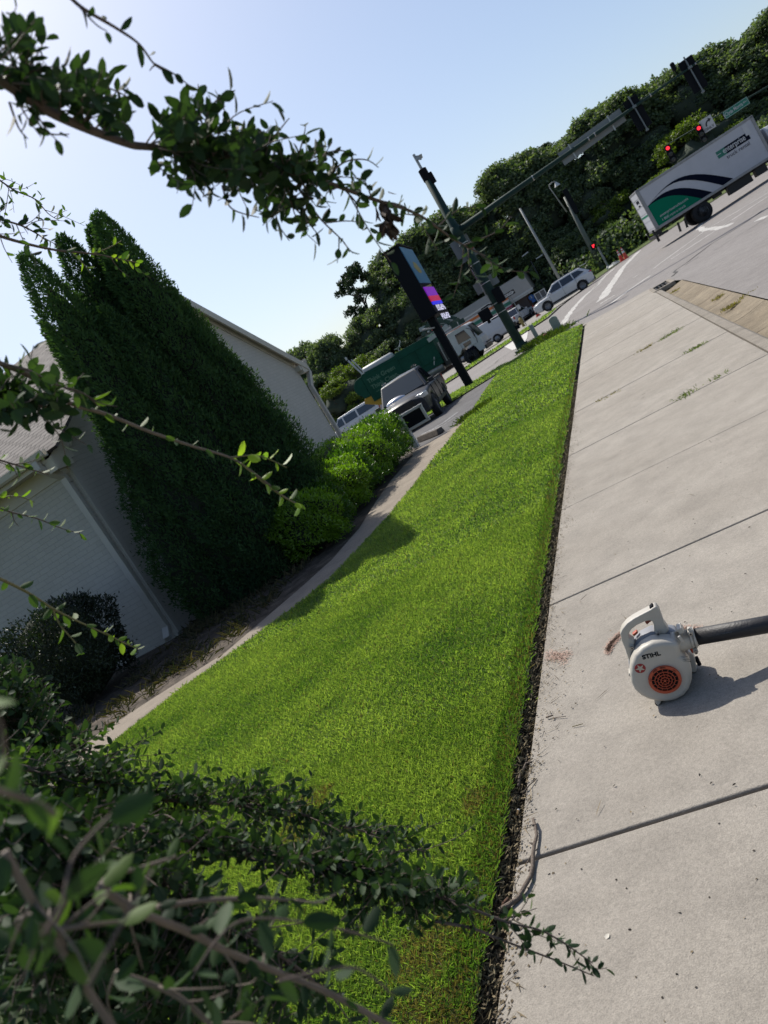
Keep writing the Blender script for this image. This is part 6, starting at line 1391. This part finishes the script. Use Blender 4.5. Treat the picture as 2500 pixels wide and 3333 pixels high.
def bough(path, r0, r1, mats, leaf=.022, lsp=.012, clumps=(), twigs=0, tlen=.08, seed=0, twigr=.0012, tip=None, bare=0., side_leaf=True, loose=.5, wr=.50, tspread=1.0):
    """path: (x, y, distance) in the photograph's display pixels; clumps: (x, y, radius px, n, distance offset)"""
    rd_ = random.Random(seed); rg_ = np.random.default_rng(seed)
    P_ = spline([W(x * SC, y * SC, d) - RB for x, y, d in path]); n = len(P_); mb = MB()
    mb.tube(P_, [r0 + (r1 - r0) * i / (n - 1) for i in range(n)], 8)
    C, A, N, Ls = [], [], [], []
    def leaves(Q, sp, L0, start=0.):
        # alternate leaves along a polyline
        acc = 0.; tot = sum((b - a).length for a, b in zip(Q[:-1], Q[1:])); s_ = 0; k = rd_.randint(0, 5)
        for a, b in zip(Q[:-1], Q[1:]):
            l = (b - a).length; d = (b - a) / max(l, 1e-6)
            while acc < l:
                if (s_ + acc) >= start * tot:
                    p = a + d * acc; e = d.orthogonal().normalized(); e = Matrix.Rotation(k * 2.4 + rd_.uniform(-.5, .5), 3, d) @ e
                    ax = (d * rd_.uniform(.3, 1.0) + e * rd_.uniform(.5, 1.1) + Vector((0, 0, .15))).normalized()
                    C.append(tuple(p + e * .001)); A.append(tuple(ax)); N.append(tuple((e.cross(d) * rd_.uniform(-.6, .6) + d * .8 - e * .3 + Vector((rd_.uniform(-loose, loose), rd_.uniform(-loose, loose), rd_.uniform(-loose, loose)))))); Ls.append(L0 * rd_.uniform(.6, 1.2)); k += 1
                acc += sp * rd_.uniform(.7, 1.3)
            acc -= l; s_ += l
        
    def twig(p, q, r, L0, sp, sag=.0):
        m_ = (p + q) / 2 + Vector((rd_.uniform(-1, 1), rd_.uniform(-1, 1), rd_.uniform(-1, 1))) * (q - p).length * .14 + Vector((0, 0, sag))
        Q = spline([p, m_, q], 5); mb.tube(Q, [r * (1 - .6 * i / (len(Q) - 1)) for i in range(len(Q))], 5); leaves(Q, sp, L0, .12)
        return Q
    if side_leaf: leaves(P_[int(bare * n):], lsp, leaf)
    for k in range(twigs):
        i = rd_.randint(int(bare * n), n - 2); p = P_[i]; d = (P_[i + 1] - P_[i]).normalized(); e = Matrix.Rotation(rd_.uniform(0, 6.28), 3, d) @ d.orthogonal().normalized()
        q_ = p + (d * rd_.uniform(.2, 1.0) + e * rd_.uniform(.4, 1.0) * tspread).normalized() * tlen * rd_.uniform(.5, 1.3); twig(p, q_, twigr, leaf, lsp)
    for cx_, cy_, cr_, cn, co in clumps:
        c0 = None
        for k in range(cn):
            i0 = min(range(0, n, 2), key=lambda i: ((P_[i] + RB - W(cx_ * SC, cy_ * SC, 1.0)).length if False else (Vector((P_[i] + RB)) - Vector((0, 0, EYE))).normalized().angle((ray(cx_ * SC, cy_ * SC)).normalized())))
            dist = ((P_[i0] + RB) - Vector((0, 0, EYE))).length + co
            a_ = rd_.uniform(0, 6.28); rr = cr_ * math.sqrt(rd_.random())
            q_ = W((cx_ + rr * math.cos(a_)) * SC, (cy_ + rr * math.sin(a_)) * SC, dist + rd_.gauss(0, .06)) - RB
            i = max(0, min(n - 1, i0 + rd_.randint(-6, 3))); p = P_[i]
            mx = .20
            if (q_ - p).length > mx: p = q_ + (p - q_).normalized() * mx + Vector((rd_.uniform(-.02, .02), rd_.uniform(-.02, .02), rd_.uniform(-.02, .02)))
            twig(p, q_, twigr, leaf, lsp)
    o = mb.build('branch', mats[1], bushroot, smooth='auto')
    if C: leaf_mesh('leaves', C, A, N, np.array(Ls), np.array(Ls) * wr, mats[0], o, seed=seed, bend=.10, fold=.14, six='round')
    return o
DK = (M_LF, M_STEM); MD = (M_LFM, M_STEM); YG = (M_LFY, M_STEMY)
# the heavy bough across the sky
bough([(-60, 130, .95), (0, 172, .97), (120, 248, 1.0), (270, 308, 1.05), (330, 318, 1.08), (500, 338, 1.12), (640, 370, 1.16), (790, 425, 1.22), (900, 462, 1.28), (985, 520, 1.34), (1062, 560, 1.38)], .0062, .0012, DK, .0215, .011,
      clumps=[(20, 60, 75, 10, 0), (90, 115, 75, 14, 0), (30, 200, 54, 5, 0), (110, 190, 54, 11, 0), (175, 175, 54, 9, 0), (235, 205, 48, 8, 0), (255, 255, 42, 4, 0), (75, 260, 42, 2, 0), (150, 285, 34, 2, 0), (400, 250, 48, 8, 0), (455, 225, 39, 4, 0), (440, 290, 67, 15, 0), (400, 330, 54, 12, 0), (480, 340, 73, 20, 0), (540, 310, 54, 12, 0), (510, 400, 61, 12, 0), (440, 400, 54, 8, 0), (580, 370, 61, 15, 0), (570, 430, 51, 8, 0), (630, 320, 46, 5, 0), (625, 400, 51, 5, 0), (680, 335, 36, 3, 0), (610, 470, 46, 4, 0), (690, 480, 48, 3, 0), (720, 360, 41, 3, 0), (740, 320, 36, 2, 0), (700, 430, 46, 3, 0), (760, 400, 36, 2, 0)],
      twigs=14, tlen=.11, seed=1, bare=.47)
bough([(130, -30, 1.0), (175, 15, 1.0), (250, 60, 1.02), (300, 95, 1.03), (335, 140, 1.05), (372, 160, 1.06)], .0022, .0008, DK, .021, .022, seed=2, twigs=3, tlen=.04)
for k_, (pth, ls_) in enumerate((([(440, 290, 1.1), (432, 240, 1.1), (428, 182, 1.11)], .014), ([(445, 250, 1.1), (470, 215, 1.1), (508, 195, 1.11)], .012), ([(560, 330, 1.14), (600, 285, 1.14), (625, 255, 1.15)], .02), ([(640, 350, 1.17), (655, 300, 1.17), (660, 272, 1.18)], .015),
        ([(700, 385, 1.18), (745, 350, 1.19), (790, 345, 1.2), (818, 362, 1.2)], .016), ([(680, 340, 1.17), (730, 325, 1.18), (770, 335, 1.19)], .014), ([(740, 405, 1.2), (770, 440, 1.2), (770, 470, 1.21)], .015), ([(560, 420, 1.14), (590, 470, 1.14), (625, 520, 1.15)], .014), ([(620, 430, 1.15), (665, 480, 1.16), (690, 510, 1.17)], .013),
        ([(480, 400, 1.12), (500, 450, 1.12), (560, 470, 1.13)], .015), ([(60, 230, 1.0), (100, 285, 1.0), (150, 290, 1.0)], .02), ([(20, 220, 1.0), (40, 275, 1.0), (60, 300, 1.0)], .018), ([(170, 200, 1.02), (230, 190, 1.03), (285, 215, 1.03)], .014), ([(640, 415, 1.16), (650, 380, 1.16), (700, 300, 1.17)], .02), ([(400, 300, 1.1), (380, 360, 1.1), (375, 380, 1.1)], .02))):
    bough(pth, .0014, .0006, DK, .023, ls_, seed=70 + k_)
bough([(640, 400, 1.16), (690, 470, 1.17), (740, 520, 1.18), (755, 545, 1.18)], .0016, .0006, DK, .02, .018, seed=3, twigs=5, tlen=.05)
# withered cluster hanging near the tip
q = MB(); rdw = random.Random(2); P0 = W(820 * SC, 435 * SC, 1.24) - RB; P1 = W(845 * SC, 500 * SC, 1.24) - RB
C, A, N = [], [], []
for k in range(60): t = rdw.random(); p = P0.lerp(P1, t) + Vector([rdw.gauss(0, .006) for _ in range(3)]); C.append(tuple(p)); A.append((rdw.gauss(0, .5), rdw.gauss(0, .5), -1)); N.append((rdw.gauss(0, 1), rdw.gauss(0, 1), rdw.gauss(0, 1)))
leaf_mesh('withered_leaves', C, A, N, .018, .008, mat('withered leaf', (.035, .02, .016), .8, attr=True, col2=(.10, .06, .04)), bushroot)
# thin distant twigs on the left
bough([(-20, 375, 2.6), (30, 410, 2.6), (75, 430, 2.62), (105, 462, 2.65), (130, 477, 2.66)], .0025, .0008, MD, .024, .020, seed=4, twigs=7, tlen=.09, wr=.4)
bough([(-20, 470, 1.9), (40, 485, 1.92), (80, 505, 1.95), (100, 520, 1.95)], .0025, .001, DK, .024, .013, seed=5, twigs=8, tlen=.07)
bough([(-30, 500, 1.8), (40, 522, 1.82), (120, 540, 1.88), (200, 548, 1.92), (260, 560, 1.95), (300, 568, 1.98)], .0035, .001, MD, .021, .026, seed=6, twigs=5, tlen=.06)
bough([(200, 548, 1.92), (235, 535, 1.93), (262, 520, 1.94)], .0015, .0008, YG, .018, .014, seed=7); bough([(155, 545, 1.9), (180, 570, 1.9), (195, 590, 1.9)], .0015, .0008, YG, .02, .016, seed=8)
bough([(240, 556, 1.94), (275, 562, 1.96), (303, 568, 1.98)], .001, .0006, YG, .018, .008, seed=9)
# the long yellow green spray in the middle
bough([(-40, 770, 1.15), (0, 785, 1.16), (70, 815, 1.18), (150, 870, 1.22), (230, 895, 1.25), (330, 935, 1.28), (420, 965, 1.31), (500, 990, 1.34), (560, 1030, 1.36), (610, 1070, 1.38), (655, 1095, 1.40)], .0040, .0010, (M_LFM, M_STEMP), .021, .020, seed=10, twigs=0)
bough([(-30, 860, 1.2), (40, 868, 1.2), (110, 880, 1.2), (160, 885, 1.22)], .004, .002, DK, .024, .012, seed=11, twigs=16, tlen=.08, clumps=[(25, 830, 40, 12, 0), (70, 880, 40, 14, 0), (120, 850, 35, 8, 0), (15, 900, 35, 9, 0)])
bough([(0, 785, 1.16), (60, 800, 1.15), (120, 830, 1.17), (180, 850, 1.18), (215, 880, 1.2)], .0022, .0009, MD, .025, .018, seed=12, twigs=4, tlen=.05)
bough([(500, 988, 1.34), (560, 985, 1.35), (620, 1010, 1.36)], .0015, .0007, YG, .026, .013, seed=13); bough([(520, 1000, 1.34), (560, 1035, 1.36), (610, 1072, 1.38), (660, 1098, 1.4)], .0015, .0007, YG, .025, .012, seed=14)
bough([(-30, 985, 1.5), (20, 1000, 1.5), (70, 1015, 1.52), (105, 1025, 1.53)], .002, .001, MD, .022, .014, seed=15, twigs=3, tlen=.05)
bough([(-30, 1085, 1.6), (20, 1105, 1.6), (80, 1120, 1.62), (130, 1140, 1.63), (165, 1150, 1.64)], .0018, .0007, MD, .020, .012, seed=17, twigs=2, tlen=.03)
bough([(0, 1075, 1.6), (40, 1072, 1.6), (75, 1085, 1.6)], .0015, .0007, YG, .02, .014, seed=18)
bough([(-40, 1235, 1.35), (0, 1250, 1.36), (60, 1280, 1.40), (115, 1315, 1.44), (175, 1345, 1.48), (240, 1375, 1.52), (298, 1402, 1.55)], .0030, .0009, (M_LFM, M_STEMY), .023, .022, seed=19)
bough([(112, 1312, 1.44), (130, 1350, 1.45), (160, 1385, 1.46), (178, 1412, 1.47)], .0018, .0008, (M_LFM, M_STEMY), .026, .015, seed=20)
bough([(225, 1365, 1.51), (265, 1388, 1.53), (300, 1402, 1.55)], .001, .0007, YG, .022, .010, seed=21)
# the leafy mass along the bottom
bough([(-60, 1540, 1.9), (0, 1555, 1.9), (80, 1580, 1.9), (160, 1610, 1.92), (240, 1640, 1.95)], .005, .0015, DK, .022, .011, seed=30, twigs=30, tlen=.14, clumps=[(20, 1440, 40, 16, 0), (60, 1470, 40, 16, 0), (10, 1500, 50, 22, 0), (90, 1500, 35, 10, 0), (110, 1525, 30, 6, 0), (60, 1540, 55, 30, 0), (120, 1570, 45, 20, 0), (180, 1600, 40, 16, 0), (20, 1600, 55, 34, 0), (90, 1620, 55, 34, 0)])
bough([(-60, 1640, 1.45), (60, 1660, 1.5), (200, 1690, 1.55), (340, 1725, 1.6), (470, 1735, 1.65), (600, 1745, 1.7), (700, 1775, 1.75), (800, 1800, 1.8), (920, 1840, 1.85)], .006, .0012, (M_LF, M_STEM), .020, .011, seed=31, twigs=46, tlen=.12, clumps=[(150, 1650, 50, 26, 0), (230, 1670, 50, 26, 0), (300, 1700, 50, 26, 0), (380, 1690, 40, 14, 0), (430, 1720, 45, 20, 0), (520, 1710, 38, 12, 0), (580, 1750, 48, 22, 0), (650, 1760, 45, 16, 0), (720, 1800, 45, 16, 0), (810, 1790, 38, 10, 0), (870, 1820, 40, 12, 0), (560, 1680, 25, 5, 0), (640, 1700, 25, 4, 0)])
bough([(100, 1750, 1.2), (300, 1790, 1.25), (480, 1830, 1.3), (620, 1850, 1.35), (740, 1865, 1.4), (860, 1905, 1.42), (960, 1940, 1.45), (1090, 1990, 1.48), (1180, 2015, 1.5), (1280, 2080, 1.53)], .0058, .0010, DK, .0205, .012, seed=32, twigs=30, tlen=.07, clumps=[(350, 1800, 50, 22, 0), (430, 1820, 55, 26, 0), (520, 1820, 50, 26, 0), (600, 1850, 55, 30, 0), (690, 1850, 55, 32, 0), (770, 1880, 55, 40, 0), (850, 1880, 55, 40, 0), (900, 1920, 50, 30, 0), (820, 1950, 45, 20, 0), (950, 1900, 30, 8, 0), (980, 1960, 40, 12, 0), (900, 1980, 40, 10, 0), (700, 1930, 45, 12, 0), (760, 1990, 40, 8, 0), (1010, 1900, 26, 5, 0)])
bough([(940, 1990, 1.45), (1020, 2005, 1.46), (1070, 2025, 1.48), (1150, 2055, 1.5), (1215, 2080, 1.52), (1283, 2108, 1.54)], .0028, .0009, DK, .021, .018, seed=33, twigs=2, tlen=.04)
bough([(1080, 1990, 1.48), (1120, 1975, 1.48), (1160, 1962, 1.48)], .0012, .0006, MD, .018, .014, seed=34)
bough([(-60, 1760, 1.0), (80, 1790, 1.02), (200, 1850, 1.05), (340, 1900, 1.1), (480, 1980, 1.14), (600, 2060, 1.2), (720, 2150, 1.25)], .005, .002, DK, .021, .012, seed=35, twigs=44, tlen=.12, clumps=[(40, 1750, 70, 34, 0), (130, 1800, 70, 34, 0), (230, 1840, 65, 30, 0), (320, 1880, 60, 24, 0), (420, 1930, 60, 20, 0), (60, 1880, 80, 40, 0), (160, 1930, 80, 40, 0), (280, 1990, 80, 34, 0), (400, 2040, 70, 24, 0), (520, 2080, 60, 14, 0), (60, 2020, 90, 44, 0), (170, 2080, 90, 44, 0), (300, 2140, 80, 34, 0), (430, 2150, 70, 22, 0), (560, 2180, 60, 14, 0), (60, 2160, 90, 40, 0), (660, 2130, 50, 8, 0)])
bough([(-60, 1680, 1.6), (100, 1700, 1.6), (250, 1750, 1.62), (380, 1780, 1.65)], .004, .002, MD, .022, .011, seed=36, twigs=44, tlen=.16, clumps=[(40, 1690, 70, 34, 0), (140, 1720, 70, 34, 0), (240, 1760, 60, 28, 0), (340, 1760, 50, 18, 0)])
bough([(-80, 1900, 1.35), (100, 1950, 1.36), (260, 2030, 1.38), (400, 2120, 1.4), (520, 2200, 1.42)], .005, .002, DK, .027, .010, seed=52, twigs=80, tlen=.2, clumps=[(60, 1800, 110, 60, 0), (60, 1950, 120, 70, 0), (180, 1880, 110, 60, 0), (200, 2020, 120, 70, 0), (330, 2060, 100, 50, 0), (60, 2100, 120, 70, 0), (200, 2160, 120, 70, 0), (330, 2180, 100, 50, 0), (440, 2160, 80, 30, 0)])
# bare stems out of focus, near the lens
bough([(215, 1915, .62), (300, 1970, .64), (400, 2010, .68), (500, 2060, .72), (600, 2100, .76), (720, 2150, .8), (860, 2225, .86)], .0032, .0026, (M_LF, M_STEMP), .024, .022, seed=40, twigs=8, tlen=.07)
bough([(215, 1915, .62), (240, 1890, .63), (290, 1878, .64), (380, 1850, .66)], .002, .001, (M_LFM, M_STEMP), .025, .03, seed=41)
bough([(10, 1840, .55), (60, 1930, .56), (110, 2010, .58), (170, 2110, .6), (250, 2230, .62)], .0027, .0025, (M_LF, M_STEMP), .023, .022, seed=42, twigs=6, tlen=.07)
bough([(110, 2010, .58), (180, 2000, .58), (260, 1990, .6)], .002, .001, (M_LFM, M_STEMP), .022, .018, seed=43, twigs=4, tlen=.05)
bough([(340, 1960, .66), (440, 1945, .68), (560, 1940, .7), (640, 1945, .72)], .0022, .001, (M_LF, M_STEMP), .022, .016, seed=44, twigs=2, tlen=.05)
bough([(250, 2100, .7), (380, 2150, .72), (470, 2230, .74)], .0022, .002, (M_LF, M_STEMP), .028, .02, seed=45, twigs=5, tlen=.06)
bough([(-40, 1700, .36), (20, 1715, .37), (80, 1735, .38), (120, 1760, .385)], .0016, .0012, (M_LFM, M_STEMP), .022, .016, seed=46)
bough([(-40, 1500, .36), (0, 1560, .36), (10, 1640, .37)], .0012, .001, (M_LFM, M_STEM), .024, .03, seed=47)
bough([(190, 2130, .42), (260, 2000, .42), (330, 1880, .43)], .0010, .0008, (M_LF, M_STEM), .022, .034, seed=48, loose=.8)
bough([(60, 2060, .42), (130, 1960, .42), (160, 1850, .43), (240, 1760, .44)], .0010, .0008, (M_LF, M_STEM), .024, .024, seed=49, loose=.8)
bough([(420, 2100, .6), (520, 1990, .6), (700, 2000, .64), (850, 2040, .68)], .0010, .0008, (M_LF, M_STEM), .023, .024, seed=50, loose=.9)
bough([(600, 2120, .55), (760, 2090, .57), (850, 2150, .6)], .001, .0008, (M_LF, M_STEM), .023, .03, seed=51)
